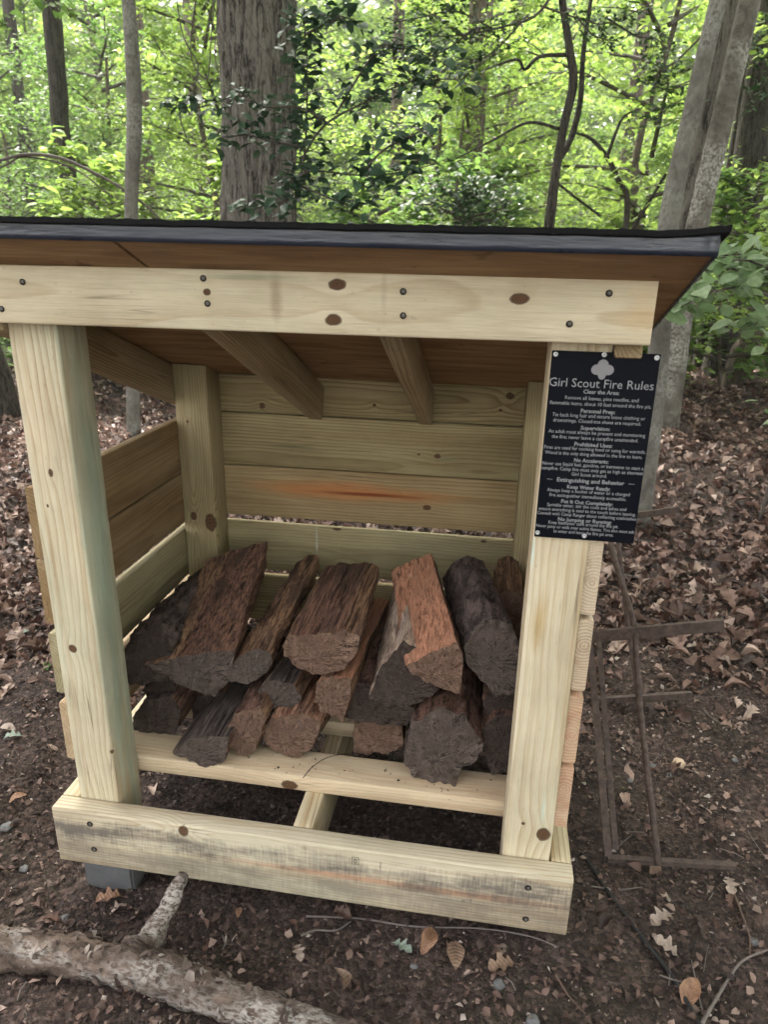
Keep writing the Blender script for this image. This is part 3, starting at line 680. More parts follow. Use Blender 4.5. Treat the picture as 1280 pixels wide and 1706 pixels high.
firewood('pale weathered split log leaning under the bright orange log', [(619, 1157), (634, 1118), (670, 1078), (732, 1108), (736, 1132), (726, 1152), (700, 1164), (668, 1172), (644, 1166)], .190, .38, [S_PALE, S_PALE, S_PALE, S_DARK, S_DARK, E_GRY, E_GRY, S_DARK, S_PALE], E_BLK, seed=19, dx=-.03, dz=.03, taper=(.8, .9), tilt=.2)
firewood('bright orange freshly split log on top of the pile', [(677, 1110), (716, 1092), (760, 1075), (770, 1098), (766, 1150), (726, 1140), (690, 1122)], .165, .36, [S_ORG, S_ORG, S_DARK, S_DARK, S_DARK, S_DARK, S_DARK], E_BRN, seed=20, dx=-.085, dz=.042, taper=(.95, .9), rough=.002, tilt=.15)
firewood('thick dark round-backed log at right end of the pile', [(774, 1080), (792, 1052), (822, 1040), (852, 1050), (866, 1086), (862, 1142), (827, 1145), (802, 1125), (780, 1102)], .195, .34, [K_DARK, K_DARK, K_DARK, K_DARK, S_DARK, E_GRY, E_GRY, E_GRY, K_DARK], E_GRY, seed=21, dx=-.065, dz=-.005, taper=(1.0, 1.0), rough=.0045, tilt=.3)
firewood('small brown split piece at back right beside right rear post', [(820, 1030), (830, 992), (850, 985), (870, 994), (868, 1052), (826, 1052)], .43, .22, [S_BRN, S_BRN, S_BRN, S_BRN, S_DARK, S_BRN], E_BRN, seed=22)

# ------------------------------------------------------------------ rusty steel stand
def rusty():
    g = G('rusty_steel'); p = g.pos(); n = g.noise(p, 55, 5, .7); f = g.noise(p, 380, 3)
    col = g.mix(g.ramp(n, [(.35, 0), (.7, 1)]), (.042, .030, .026), (.115, .083, .070)); col = g.mix(g.ramp(f, [(.6, 0), (.75, .5)]), col, (.16, .12, .10))
    return g.done(g.pbr(col, .75, g.bump(g.m2('ADD', n, f), .0015, .8), .15, .35))
M_RUST = rusty()
rack = empty('steel_stand', (1.3, .6, gz(1.3, .6)))
tag(rack, 'rusty steel bar stand leaning beside the right wall of shelter', 'stand')
def flat_bar(a, b, h, t, name='cross_bar'):
    a, b = Vector(a), Vector(b); d = (b - a).normalized(); s = Vector((0, 0, 1)).cross(d).normalized(); u = d.cross(s)
    n = 16; rings = []
    for k in range(n + 1):
        c = a.lerp(b, k / n) + u * .001 * noise.noise((k * .7, 3, 1))
        rings.append([c + s * (t / 2) * i + u * (h / 2) * j for i, j in ((-1, -1), (1, -1), (1, 1), (-1, 1))])
    V, F = loft(rings); link(name, mesh(name, V, F), rack, M_RUST)
def rod(pts, r, name='rod'):
    P = smooth_path(pts, 30); V, F = tube(P, r, 8, .08, 60); link(name, mesh(name, V, F), rack, M_RUST, True)
za = -.045
flat_bar(at(1012, 1430, Z=za), at(1226, 1442, Z=za), .012, .014)
flat_bar(at(940, 1064, Y=.56), at(1206, 1041, Y=.56), .030, .010)
flat_bar(at(992, 1167, Z=-.03), at(1152, 1157, Z=-.03), .020, .012)
flat_bar(at(1040, 861, Y=1.05), at(1132, 849, Y=1.05), .020, .008)
rod([at(1098, 1442, Z=za), at(1082, 1310, Y=.36), at(1068, 1190, Y=.47), at(1060, 1090, Y=.54), at(1057, 1040, Y=.57), at(1030, 950, Y=.66), at(1018, 902, Y=.72), at(1022, 850, Y=.78)], .0078)
rod([at(1064, 1168, Z=-.03), at(1052, 1080, Y=.95), at(1044, 1020, Y=.97), at(1030, 900, Y=1.0), at(1026, 850, Y=1.04)], .0072)
for (q0, q1, wd) in (((983, 1066), (1014, 1424), .016), ((998, 1070), (1026, 1412), .013)):
    a = at(*q0, Y=.575 + (.02 if wd < .015 else 0)); b = at(*q1, Z=za + .004); n = 20
    rings = [[a.lerp(b, k / n) + Vector((sx * wd / 2, sy * .005, 0)) for sx, sy in ((-1, -1), (1, -1), (1, 1), (-1, 1))] for k in range(n + 1)]
    V, F = loft(rings); link('upright', mesh('upright', V, F), rack, M_RUST)

# ------------------------------------------------------------------ fallen branch in front
def lichen_bark(name, a=(.085, .068, .058), b=(.26, .22, .19), pale=(.50, .48, .45), amt=.9, sc=1.0, stretch=(1, 1, 1)):
    g = G(name); p = g.v2('MULTIPLY', g.coord('Object'), stretch)
    n = g.noise(p, 38 * sc, 6, .72, .5); v = g.noise(p, 130 * sc, 4, .7); w_ = g.noise(p, 9 * sc, 4, .6)
    col = g.mix(g.ramp(n, [(.36, 0), (.62, 1)]), a, b)
    lf = g.m2('MULTIPLY', g.ramp(w_, [(.45, 0), (.6, 1)]), g.ramp(v, [(.42, 0), (.56, 1)]))
    col = g.mix(g.m2('MULTIPLY', lf, amt), col, pale)
    col = g.mix(g.ramp(g.noise(p, 24 * sc, 4, .7), [(.62, 0), (.70, .85)]), col, tuple(x * .4 for x in a))
    return g.done(g.pbr(col, .88, g.bump(g.m2('ADD', n, g.m2('MULTIPLY', v, .6)), .008 / sc ** .5, 1), 0, .2))
def rough_tube(pts, radii, n, seg, amp, freq, seed, along=1.0):
    P = smooth_path(pts, n); rr = [r_[0] for r_ in smooth_path([(r,) for r in radii], n)]
    rings = []
    for i, (p, t, a, b) in enumerate(frames(P)):
        ring = []
        for j in range(seg):
            th = 2 * math.pi * j / seg; d = a * math.cos(th) + b * math.sin(th); q = p + d * rr[i]
            k = 1 + amp * (noise.noise(q * freq + Vector((seed, 0, 0))) + .6 * noise.noise(q * freq * 2.7) + .45 * abs(noise.noise(q * freq * 5.5 + Vector((0, seed, 0)))) - .3 * max(0, noise.noise(q * freq * 1.3 + Vector((9, seed, 4))) - .15) * 4 + .2 * noise.noise(q * freq * 13))
            ring.append(p + d * rr[i] * k)
        rings.append(ring)
    return loft(rings)
br = empty('fallen_branch', at(250, 1600, Z=-.1)); tag(br, 'thick fallen branch with peeling lichened bark lying in front of shelter', 'branch')
pz = lambda x, y: Vector((*at(x, y, Z=-.055).xy, 0))
def gp(x, y, up=0.0, zz=-.07):
    p = at(x, y, Z=zz); 
    for _ in range(3): p = at(x, y, Z=gz(p.x, p.y) + up)
    return p
M_BR = lichen_bark('branch_bark', (.040, .028, .022), (.17, .125, .10), (.40, .37, .34), .9, 1.1, (.42, 1, 1))
mp = [(-120, 1560), (-40, 1576), (40, 1582), (120, 1592), (200, 1606), (270, 1624), (340, 1650), (430, 1684), (520, 1712), (640, 1744), (760, 1775)]
rad = [.033, .036, .037, .034, .035, .036, .034, .032, .029, .023, .014]
V, F = rough_tube([gp(x, y, r * .75) for (x, y), r in zip(mp, rad)], rad, 260, 72, .17, 24, 2)
link('main_stem', mesh('main_stem', V, F), br, M_BR, True)
b0 = gp(228, 1590, .045)
V, F = rough_tube([b0, at(252, 1560, Y=b0.y + .04), at(275, 1520, Y=b0.y + .075), at(293, 1482, Y=b0.y + .10), at(306, 1456, Y=b0.y + .115)], [.036, .024, .018, .015, .010], 60, 32, .30, 30, 5)
link('side_shoot', mesh('side_shoot', V, F), br, M_BR, True)

# ------------------------------------------------------------------ cord, twigs, pebbles, single leaves
V, F = tube(smooth_path([gp(x, y, .004) for x, y in ((968, 1420), (985, 1442), (1010, 1482), (1045, 1528), (1078, 1572), (1110, 1612), (1140, 1660), (1175, 1720))], 60), .0042, 8)
tag(link('black_cord', mesh('black_cord', V, F), None, plain('cord_black', (.012, .012, .013), .6), True), 'black cord running over the soil from right corner of shelter', 'cord')
def twig_mat(name, a, b):
    g = G(name); p = g.pos(); n = g.noise(p, 120, 4); return g.done(g.pbr(g.mix(n, a, b), .8, g.bump(n, .001, .8)))
M_TWG = twig_mat('twig_grey', (.09, .075, .066), (.20, .17, .155)); M_TWB = twig_mat('twig_brown', (.07, .045, .035), (.16, .105, .08))
TW = [([(500, 1560), (560, 1548), (620, 1560), (720, 1585)][:0] or [(510, 1528), (600, 1530), (690, 1543), (800, 1548), (880, 1562), (925, 1578)], .0024, 'long thin grey twig lying along the foot of front sill'),
      ([(502, 1561), (525, 1552), (560, 1550), (585, 1536)], .0025, 'short bent grey twig on soil below the front sill'),
      ([(1170, 1706), (1190, 1670), (1215, 1630), (1240, 1600), (1290, 1578)], .0036, 'pale curved twig at bottom right of the soil'),
      ([(1172, 1690), (1162, 1650), (1152, 1600)], .0018, 'thin pale twig rising from the curved twig'),
      ([(1220, 1480), (1235, 1520), (1248, 1560), (1250, 1590)], .0030, 'slim brown twig below an oak leaf at right'),
      ([(1140, 890), (1175, 915), (1215, 945), (1262, 985), (1300, 1020)], .0055, 'long whitish stick on the leaf litter at right edge'),
      ([(985, 940), (1030, 955), (1080, 968), (1150, 975)], .0075, 'straight tan stick behind the steel stand'),
      ([(1172, 772), (1182, 752), (1196, 738)], .010, 'pale bent stick upright in the leaf litter far right'),
      ([(926, 1625), (945, 1655), (975, 1690)], .0022, 'little dark twig on the soil below right end of sill'),
      ([(985, 1478), (1030, 1482), (1070, 1480)], .0020, 'thin twig under the lowest bar of the steel stand')]
for k, (pts, r_, lab) in enumerate(TW):
    V, F = tube(smooth_path([gp(x, y, r_ * 1.3 + .002) + Vector((0, 0, .006 * random.random())) for x, y in pts], 36), np.linspace(r_, r_ * .55, 36), 7, .3, 90, k)
    tag(link('twig', mesh('twig', V, F), None, M_TWG if k not in (4, 8) else M_TWB, True), lab, 'twig', 'twigs on the ground')

def pebble(px, py, r, lab, mat, sq=.65):
    bmm = bmesh.new(); bmesh.ops.create_icosphere(bmm, subdivisions=3, radius=1)
    s = random.random() * 50
    for v in bmm.verts:
        v.co *= 1 + .35 * noise.noise(v.co * 1.3 + Vector((s, 0, 0))) + .12 * noise.noise(v.co * 4 + Vector((0, s, 0))); v.co.z *= sq; v.co *= r
    me = bpy.data.meshes.new('pebble'); bmm.to_mesh(me); bmm.free(); o = link('pebble', me, None, mat, True)
    r_e = r; o.scale = (.75,) * 3; o.location = gp(px, py, r * .08); o.rotation_euler = (random.uniform(-.3, .3), random.uniform(-.3, .3), random.random() * 6); tag(o, lab, 'stone', 'stones on the soil')
def stone_mat(name, a, b):
    g = G(name); p = g.coord('Object'); n = g.noise(p, 130, 4); return g.done(g.pbr(g.mix(n, a, b), .8, g.bump(n, .002, .7)))
M_ST = stone_mat('pebble_grey', (.07, .07, .07), (.19, .19, .19)); M_ST2 = stone_mat('pebble_tan', (.20, .15, .11), (.42, .34, .26)); M_CHIP = stone_mat('stone_buff', (.36, .26, .17), (.55, .43, .31))
for (x, y, r_, lab, m) in ((40, 1447, .013, 'grey stone left of the concrete block', M_ST), (108, 1528, .011, 'small grey stone above left end of fallen branch', M_ST), (12, 1378, .02, 'flat grey stone at left edge near the sill', M_ST),
    (1133, 1272, .024, 'large buff stone on the bare soil right of steel stand', M_CHIP), (1225, 1266, .012, 'blue-grey pebble right of the large buff stone', M_ST), (1088, 1277, .014, 'dark grey pebble between stand rod and buff stone', M_ST),
    (1115, 1292, .010, 'pale grey pebble left of the buff stone base', M_ST), (1050, 1300, .010, 'small pale pebble between the stand uprights', M_ST), (1160, 1287, .010, 'round tan pebble below the buff stone', M_ST2),
    (832, 1640, .014, 'rounded grey stone at bottom centre of soil', M_ST), (888, 1700, .016, 'grey stone at bottom edge centre right', M_ST), (1256, 1568, .013, 'grey pebble near right edge beside slim twig', M_ST), (690, 1608, .010, 'tiny white stone beside the green leaf', M_ST), (1106, 1490, .011, 'pinkish stone under the foot of the steel stand', M_ST2)):
    pebble(x, y, r_, lab, m)

def leaf_mat(name, stops, trans=.25, rough=.6, vein=True, spec=.3):
    g = G(name); rn = g.island(); col = g.ramp(rn, stops)
    p = g.pos(); n = g.noise(p, 45, 3)
    col = g.mix(1, col, g.ramp(n, [(.3, (.72, .72, .72)), (.7, (1.12, 1.1, 1.08))]), 'MULTIPLY')
    pb = g.pbr(col, rough, None, 0, spec); tr = g.n('BsdfTranslucent'); g.put(tr.inputs[0], col)
    mx = g.n('MixShader'); mx.inputs[0].default_value = trans; g.t.links.new(pb, mx.inputs[1]); g.t.links.new(tr.outputs[0], mx.inputs[2])
    return g.done(mx.outputs[0])
M_LIT = leaf_mat('dead_leaves', [(0, (.03, .018, .0145)), (.25, (.078, .045, .035)), (.5, (.145, .084, .065)), (.74, (.225, .142, .112)), (.9, (.34, .24, .195)), (1, (.48, .37, .315))], .12, .5)

# leaf shapes: outline in (u along midrib, v across), returned as verts + quads/tris folded on the midrib
OVAL = [(0, 0), (.12, .13), (.45, .28), (.80, .17), (1, 0)]
OAK = [(0, 0), (.20, .17), (.32, .09), (.48, .31), (.58, .14), (.76, .27), (1, 0)]
def leaf_base(shape, curl=.12, cup=.10, ph=0., fr=0.):
    """strip leaf: left and right outline joined at the midrib"""
    V = []; n = len(shape)
    for (u, v) in shape:
        zc = curl * math.sin(u * math.pi) + fr * math.sin(u * 9 + ph)
        V += [(u, v, zc + cup * v / .3 + fr * math.sin(u * 13 + ph * 2)), (u, 0, zc - cup * .2), (u, -v, zc + cup * v / .3 - fr * math.sin(u * 11 + ph))]
    F = []
    for i in range(n - 1):
        a = i * 3; F.append((a, a + 1, a + 4, a + 3)); F.append((a + 1, a + 2, a + 5, a + 4))
    return np.array(V), np.array(F)
def scatter_leaves(bases, P, N, A, S):
    """P points, N normals, A spin angles, S sizes -> arrays; bases used in turn at random"""
    P = np.asarray(P, float); N = np.asarray(N, float); N = N / np.linalg.norm(N, axis=1, keepdims=True)
    ref = np.where(np.abs(N[:, 2:3]) < .95, np.array([[0, 0, 1.]]), np.array([[1., 0, 0]]))
    t = np.cross(ref, N); t /= np.linalg.norm(t, axis=1, keepdims=True); b = np.cross(N, t)
    ca, sa = np.cos(A)[:, None], np.sin(A)[:, None]; T1 = t * ca + b * sa; B1 = -t * sa + b * ca
    pick = RNG.integers(0, len(bases), len(P)); Vs, Fs, off = [], [], 0
    for k, (bv, bf) in enumerate(bases):
        m = np.where(pick == k)[0]
        if not len(m): continue
        s = S[m][:, None, None]
        v = P[m][:, None, :] + s * (bv[None, :, 0:1] * T1[m][:, None, :] + bv[None, :, 1:2] * B1[m][:, None, :] + bv[None, :, 2:3] * N[m][:, None, :])
        f = bf[None] + (np.arange(len(m)) * len(bv))[:, None, None] + off
        Vs.append(v.reshape(-1, 3)); Fs.append(f.reshape(-1, bf.shape[1])); off += len(m) * len(bv)
    return np.concatenate(Vs), np.concatenate(Fs)

dead = [leaf_base(OAK, .14, .16, k, .06) for k in (0, 2, 4)] + [leaf_base(OVAL, .20, .22, k, .06) for k in (1, 3)] + [leaf_base(OVAL, -.2, -.08, 5, .08), leaf_base(OAK, .28, .30, 6, .08), leaf_base([(0, .03), (.35, .22), (.6, .12), (.9, .02)], .3, .3, 2, .08)]
# dense litter behind and beside the shelter, thinning toward the bare soil in front
def litter_density(x, y):
    d = sstep(.42, 1.2, y + .22 * np.sin(x * 3 + 1) + .25 * np.sin(x * 1.3 + y * 2)) * .95 + .05
    lf = sstep(-.15, -.6, x) * sstep(-.3, .9, y); d = np.maximum(d, .42 * lf)
    inside = (x > -.03) & (x < L + .03) & (y > -.02) & (y < D + .05); d = np.where(inside, .02, d)
    front = (y < .25) & (x > -.1); d = np.where(front, np.minimum(d, .06), d)
    return d
n0 = 122000
u_ = RNG.random(n0); ys = -1.0 + 13.5 * u_ ** 1.25; hw = .95 * (ys + 2.0) + .8
xs = .35 + (RNG.random(n0) * 2 - 1) * hw - .1 * ys
keep = (RNG.random(n0) < litter_density(xs, ys)) & (ys < 12)
xs, ys = xs[keep], ys[keep]; m = len(xs)
P = np.stack([xs, ys, ground_z(xs, ys) + .004 + .022 * RNG.random(m) * sstep(.6, 2, ys)], -1)
N = np.stack([RNG.normal(0, .6, m), RNG.normal(0, .6, m), np.ones(m)], -1)
sz = (.026 + .070 * RNG.random(m) ** 1.6) * (.5 + .5 * sstep(.3, 1.3, ys)) * (1 + .25 * sstep(4, 8, ys))
near = ys < 2.3; sp_ = RNG.random(m) * 6.28
dead_far = [leaf_base([(0, 0), (.4, .28), (1, 0)], .2, .2, 1, .06), leaf_base([(0, 0), (.55, .3), (1, 0)], -.2, .1, 2, .06), leaf_base([(0, 0), (.3, .26), (.62, .11), (1, .04)], .25, .28, 4, .06)]
Vv, Qq = scatter_leaves(dead, P[near], N[near], sp_[near], sz[near]); V2, Q2 = scatter_leaves(dead_far, P[~near], N[~near], sp_[~near], sz[~near])
Qq = np.concatenate([Qq, Q2 + len(Vv)]); Vv = np.concatenate([Vv, V2])
lit = link('leaf_litter', big_mesh('leaf_litter', Vv, Qq), None, M_LIT)
tag(lit, 'thick brown dead leaf litter covering the forest floor', kind='stuff')

# crumbs of bark, chips and pebbly soil nearer the camera
n1 = 80000
xs = RNG.uniform(-1.6, 2.7, n1); ys = RNG.uniform(-.75, 2.2, n1)
keep = RNG.random(n1) < (.45 + .55 * (np.sin(xs * 5 + 2) * np.sin(ys * 6 + xs * 3) > -.2)); xs, ys = xs[keep], ys[keep]; m = len(xs)
octv = np.array([(1, 0, 0), (0, 1, 0), (-1, 0, 0), (0, -1, 0), (0, 0, 1), (0, 0, -1)], float); octf = np.array([(0, 1, 4), (1, 2, 4), (2, 3, 4), (3, 0, 4), (1, 0, 5), (2, 1, 5), (3, 2, 5), (0, 3, 5)])
bases = []
for k in range(6):
    q = octv * (1 + .45 * RNG.normal(0, 1, (6, 1))) * np.array([1, .35 + .5 * RNG.random(), .35 + .4 * RNG.random()]); bases.append((q, octf[:4]))
N = np.stack([RNG.normal(0, .4, m), RNG.normal(0, .4, m), np.ones(m)], -1)
Vv, Qq = scatter_leaves(bases, np.stack([xs, ys, ground_z(xs, ys) + .0045], -1), N, RNG.random(m) * 6.28, .0015 + .0085 * RNG.random(m) ** 3.4)
M_CR = leaf_mat('soil_crumbs', [(0, (.018, .012, .010)), (.35, (.042, .028, .023)), (.62, (.095, .064, .052)), (.82, (.17, .12, .098)), (.93, (.27, .215, .185)), (1, (.42, .37, .33))], .0, .85)
tag(link('soil_crumbs', big_mesh('soil_crumbs', Vv, Qq), None, M_CR), 'crumbs of bark, chips and grit strewn over the bare soil', kind='stuff')
# scraps of broken leaf trodden into the bare soil
n5 = 22000; xs = RNG.uniform(-1.6, 2.8, n5); ys = RNG.uniform(-.75, 1.8, n5)
keep = ~((xs > -.02) & (xs < L + .02) & (ys > -.01) & (ys < D + .04) & (RNG.random(n5) < .75)); xs, ys = xs[keep], ys[keep]; m = len(xs)
scr = [leaf_base([(0, .05), (.3, .32), (.7, .22), (1, .02)], .1, .1, 1, .06), leaf_base([(0, 0), (.4, .2), (1, .05)], .2, -.1, 2, .03), leaf_base([(0, .12), (.5, .42), (.8, .1)], .05, .2, 3, .08)]
N = np.stack([RNG.normal(0, .35, m), RNG.normal(0, .35, m), np.ones(m)], -1)
Vv, Qq = scatter_leaves(scr, np.stack([xs, ys, ground_z(xs, ys) + .007], -1), N, RNG.random(m) * 6.28, .006 + .018 * RNG.random(m) ** 1.8)
M_SCR = leaf_mat('leaf_scraps', [(0, (.03, .019, .016)), (.5, (.085, .050, .040)), (.8, (.15, .095, .078)), (1, (.30, .22, .18))], .05, .7)
tag(link('leaf_scraps', big_mesh('leaf_scraps', Vv, Qq), None, M_SCR), 'small scraps of broken leaf trodden into the soil', kind='stuff')
# loose flakes of bark on the fallen branch
stem = [c_ for c_ in br.children if c_.name.startswith('main_stem')][0]; vv = np.array([v.co[:] for v in stem.data.vertices]); nn = np.array([v.normal[:] for v in stem.data.vertices])
ii = RNG.integers(0, len(vv), 420); ii = ii[nn[ii, 2] > -.2]; m = len(ii)
Vv, Qq = scatter_leaves(scr, vv[ii] + nn[ii] * .001, nn[ii] + RNG.normal(0, .22, (m, 3)), RNG.normal(0, .5, m) + 1.57 * RNG.integers(0, 2, m), .007 + .018 * RNG.random(m) ** 1.7)
M_FLK = leaf_mat('bark_flakes', [(0, (.045, .030, .024)), (.5, (.13, .095, .078)), (.8, (.24, .20, .175)), (1, (.40, .37, .34))], .0, .85)
tag(link('bark_flakes', big_mesh('bark_flakes', Vv, Qq), br, M_FLK), kind='stuff')
# short hair twigs in the litter
n2 = 900; xs = RNG.uniform(-2, 3.2, n2); ys = RNG.uniform(-.6, 4, n2); Vv, Ff = [], []
for x, y in zip(xs, ys):
    if -.03 < x < L + .03 and -.02 < y < .8: continue
    a = random.random() * 6.28; l_ = random.uniform(.02, .09) * (1 + .3 * y); p = Vector((x, y, gz(x, y) + .004)); d = Vector((math.cos(a), math.sin(a), random.uniform(-.05, .15))) * l_
    v, f = tube([p, p + d * .5 + Vector((random.gauss(0, .1) * l_, random.gauss(0, .1) * l_, .003)), p + d], random.uniform(.0006, .0017), 4); o_ = len(Vv); Vv += v; Ff += [tuple(i + o_ for i in q) for q in f]
tag(link('twig_debris', mesh('twig_debris', Vv, Ff), None, M_TWG), 'fine broken twigs scattered through the litter', kind='stuff')

# single leaves that stand out
def one_leaf(px, py, size, spin, shape, mat, lab, tiltv=(0, 0, 1), curl=.12, cup=.15, up=.006):
    bv, bf = leaf_base([(u, v) for u, v in smooth_path(shape, 22)], curl, cup, random.random() * 6, .02)
    size *= .86; bv = bv * size; bv[:, 0] -= size / 2
    o = link('fallen_leaf', big_mesh('fallen_leaf', bv, bf), None, mat, True)
    o.location = gp(px, py, up); q = Vector(tiltv).to_track_quat('Z', 'Y').to_matrix().to_4x4()
    o.matrix_basis = Matrix.Translation(o.location) @ q @ Matrix.Rotation(R(spin), 4, 'Z'); tag(o, lab, 'leaf', 'single fallen leaves in front')
def solid_leaf(name, a, b):
    g = G(name); p = g.coord('Object'); x, y, z = g.sep(p)
    n = g.ramp(g.noise(p, 75, 5, .7), [(.33, 0), (.66, 1)]); vein = g.m2('ABSOLUTE', g.m2('SINE', g.m2('ADD', g.m2('MULTIPLY', x, 420), g.m2('MULTIPLY', g.m2('ABSOLUTE', y), -330))))
    col = g.mix(n, a, b); col = g.mix(g.ramp(vein, [(0, .35), (.2, 0)]), col, tuple(v * .5 for v in a))
    return g.done(g.pbr(col, .5, g.bump(vein, .0015, .5), 0, .35))
LB = solid_leaf('leaf_brown', (.11, .068, .045), (.25, .165, .115)); LO = solid_leaf('leaf_orange', (.15, .075, .042), (.30, .17, .105)); LP = solid_leaf('leaf_pale', (.18, .135, .108), (.36, .285, .235)); LG = solid_leaf('leaf_mint', (.13, .165, .13), (.24, .285, .235)); LGN = solid_leaf('leaf_green', (.12, .22, .06), (.18, .30, .10))
OAKL = [(0, 0), (.10, .012), (.20, .02), (.29, .15), (.36, .19), (.40, .10), (.46, .11), (.56, .27), (.64, .30), (.67, .16), (.73, .12), (.83, .21), (.91, .17), (.97, .08), (1, 0)]
one_leaf(759, 1592, .072, 95, OVAL, LB, 'broad tan oval leaf below the front sill', curl=.10, cup=.12)
one_leaf(712, 1568, .066, 40, OVAL, LO, 'curled orange-brown leaf left of the broad tan leaf', (.2, -.3, 1), .25, .3)
one_leaf(668, 1578, .055, 160, OAKL, LG, 'pale mint green oak leaf on soil below the sill')
one_leaf(497, 1585, .050, 120, OAKL, LP, 'light tan oak leaf right of the fallen branch fork')
one_leaf(565, 1630, .048, 75, OVAL, LB, 'upright curled brown leaf at bottom centre', (.8, -.3, .6), .2, .4, .02)
one_leaf(185, 1497, .075, 20, OAKL, LO, 'tan oak leaf against the concrete block')
one_leaf(398, 1520, .030, 100, OVAL, LO, 'small orange leaf scrap below left half of sill')
one_leaf(1105, 1530, .075, 35, OAKL, LP, 'pointed pale oak leaf on soil below the steel stand')
one_leaf(1112, 1580, .070, 110, OAKL, LP, 'twisted pale leaf beside the black cord', (.3, -.3, 1))
one_leaf(1216, 1474, .065, 80, OAKL, LP, 'bleached oak leaf with stalk at right of soil')
one_leaf(1152, 1655, .075, 115, OVAL, LO, 'long orange brown leaf at bottom right by the cord', (-.3, -.2, 1))
one_leaf(1090, 1447, .050, 10, OVAL, LB, 'brown leaf caught under the steel stand foot', (.3, -.3, 1))
one_leaf(1138, 962, .085, 80, OAKL, LG, 'pale mint green oak leaf right of the steel stand')
one_leaf(46, 1054, .075, 60, OAKL, LG, 'grey green oak leaf left of the left front post')
one_leaf(24, 1228, .065, 20, OAKL, LG, 'grey green oak leaf lower at left edge')
one_leaf(78, 1110, .045, 60, OVAL, LGN, 'fresh green oval leaf beside left wall boards', (.4, -.3, 1))
one_leaf(28, 992, .055, 30, OVAL, LP, 'round pinkish pale leaf at left edge')
one_leaf(12, 1215, .06, 0, OVAL, LP, 'pale pinkish leaf above lower grey green leaf')
one_leaf(30, 1330, .05, 50, OVAL, LO, 'crumpled orange leaf left of sill corner')
one_leaf(1205, 1105, .06, 110, OVAL, LP, 'cream scrap of bark-like leaf right of the middle bar', (.2, -.2, 1), .2, .3)
one_leaf(1160, 1080, .075, -10, OAKL, LP, 'tan oak leaf under right end of middle steel bar')
one_leaf(840, 1610, .075, 20, OAKL, LB, 'flat brown oak leaf half buried below right end of sill')

# ------------------------------------------------------------------ trees and undergrowth
def furrow_bark(name, a, b, c, sx=1.0):
    g = G(name); p = g.coord('Object')
    v = g.noise(g.v2('MULTIPLY', p, (34 * sx, 34 * sx, 5.5)), 1, 5, .68, .6); f = g.noise(g.v2('MULTIPLY', p, (120, 120, 30)), 1, 3, .7); w_ = g.noise(p, 3.5, 3)
    col = g.mix(g.ramp(v, [(.41, 0), (.55, 1)]), tuple(q * .6 for q in a), b); col = g.mix(g.ramp(f, [(.5, 0), (.64, .6)]), col, c)
    col = g.mix(g.ramp(w_, [(.5, 0), (.7, .4)]), col, tuple(x * .55 for x in b))
    return g.done(g.pbr(col, .9, g.bump(g.m2('ADD', v, g.m2('MULTIPLY', f, .4)), .03, 1), 0, .15))
M_OAK = furrow_bark('oak_bark', (.040, .034, .029), (.165, .148, .128), (.25, .23, .20))
M_SMOOTH = lichen_bark('smooth_grey_bark', (.085, .078, .066), (.155, .145, .125), (.25, .245, .22), .7, .45, (1, 1, .8))
M_DARKB = furrow_bark('dark_trunk_bark', (.022, .019, .016), (.070, .060, .050), (.11, .10, .085), 1.3)
M_BROWNB = furrow_bark('brown_trunk_bark', (.075, .06, .046), (.16, .13, .10), (.2, .17, .14), .8)
M_STEM = twig_mat('stem_brown', (.045, .036, .030), (.10, .082, .068))

def trunk_vf(pts, radii, n=60, seg=28, ridge=0.0, amp=.05, freq=3.0, seed=0):
    P = smooth_path(pts, n); rr = [q[0] for q in smooth_path([(r,) for r in radii], n)]
    rings = []
    for i, (p, t, a, b) in enumerate(frames(P)):
        ring = []
        for j in range(seg):
            th = 2 * math.pi * j / seg; d = a * math.cos(th) + b * math.sin(th)
            k = 1 + amp * noise.noise(Vector((math.cos(th) * 1.1, math.sin(th) * 1.1, p.z * freq * .5 + seed))) + amp * .5 * noise.noise((math.cos(th) * 3, math.sin(th) * 3, p.z * freq + seed))
            if ridge: k += ridge * (abs(noise.noise((math.cos(th) * 7.5, math.sin(th) * 7.5, p.z * 2.2 + seed))) - .25 + .5 * abs(noise.noise((math.cos(th) * 17, math.sin(th) * 17, p.z * 5 + seed))))
            ring.append(p + d * rr[i] * k)
        rings.append(ring)
    return loft(rings)
def green(name, lo, mid, hi, trans=.5, rough=.5, spec=.3):
    return leaf_mat(name, [(0, lo), (.5, mid), (1, hi)], trans, rough, False, spec)
# fresh translucent canopy leaves / darker evergreen leaves
G_YEL = green('leaves_yellow_green', (.16, .27, .05), (.24, .36, .07), (.34, .46, .11), .62)
G_MID = green('leaves_mid_green', (.09, .18, .042), (.15, .26, .06), (.22, .34, .09), .60)
G_DEEP = green('leaves_deep_green', (.020, .050, .016), (.035, .080, .024), (.060, .115, .035), .30, .55, .25)
G_HOLLY = green('leaves_holly', (.018, .045, .022), (.032, .072, .036), (.060, .105, .058), .25, .5, .3)
G_BROAD = green('leaves_broad_pale', (.14, .22, .10), (.19, .28, .135), (.25, .34, .18), .45, .45)

leafA = [leaf_base([(0, 0), (.3, .24), (.68, .22), (1, 0)], .06, .05, k, .02) for k in (0, 3)]
leafS = [leaf_base([(0, 0), (.45, .30), (1, 0)], .05, .06, k, .0) for k in (0,)]
leafQ = [(np.array([(0, 0, 0), (.45, .30, .06), (1, 0, 0), (.5, -.30, .06)]), np.array([(0, 3, 2, 1)]))]
leafB = [leaf_base(smooth_path([(0, 0), (.12, .22), (.4, .38), (.7, .30), (.9, .12), (1, 0)], 10), .06, .06, k, .02) for k in (0, 2)]

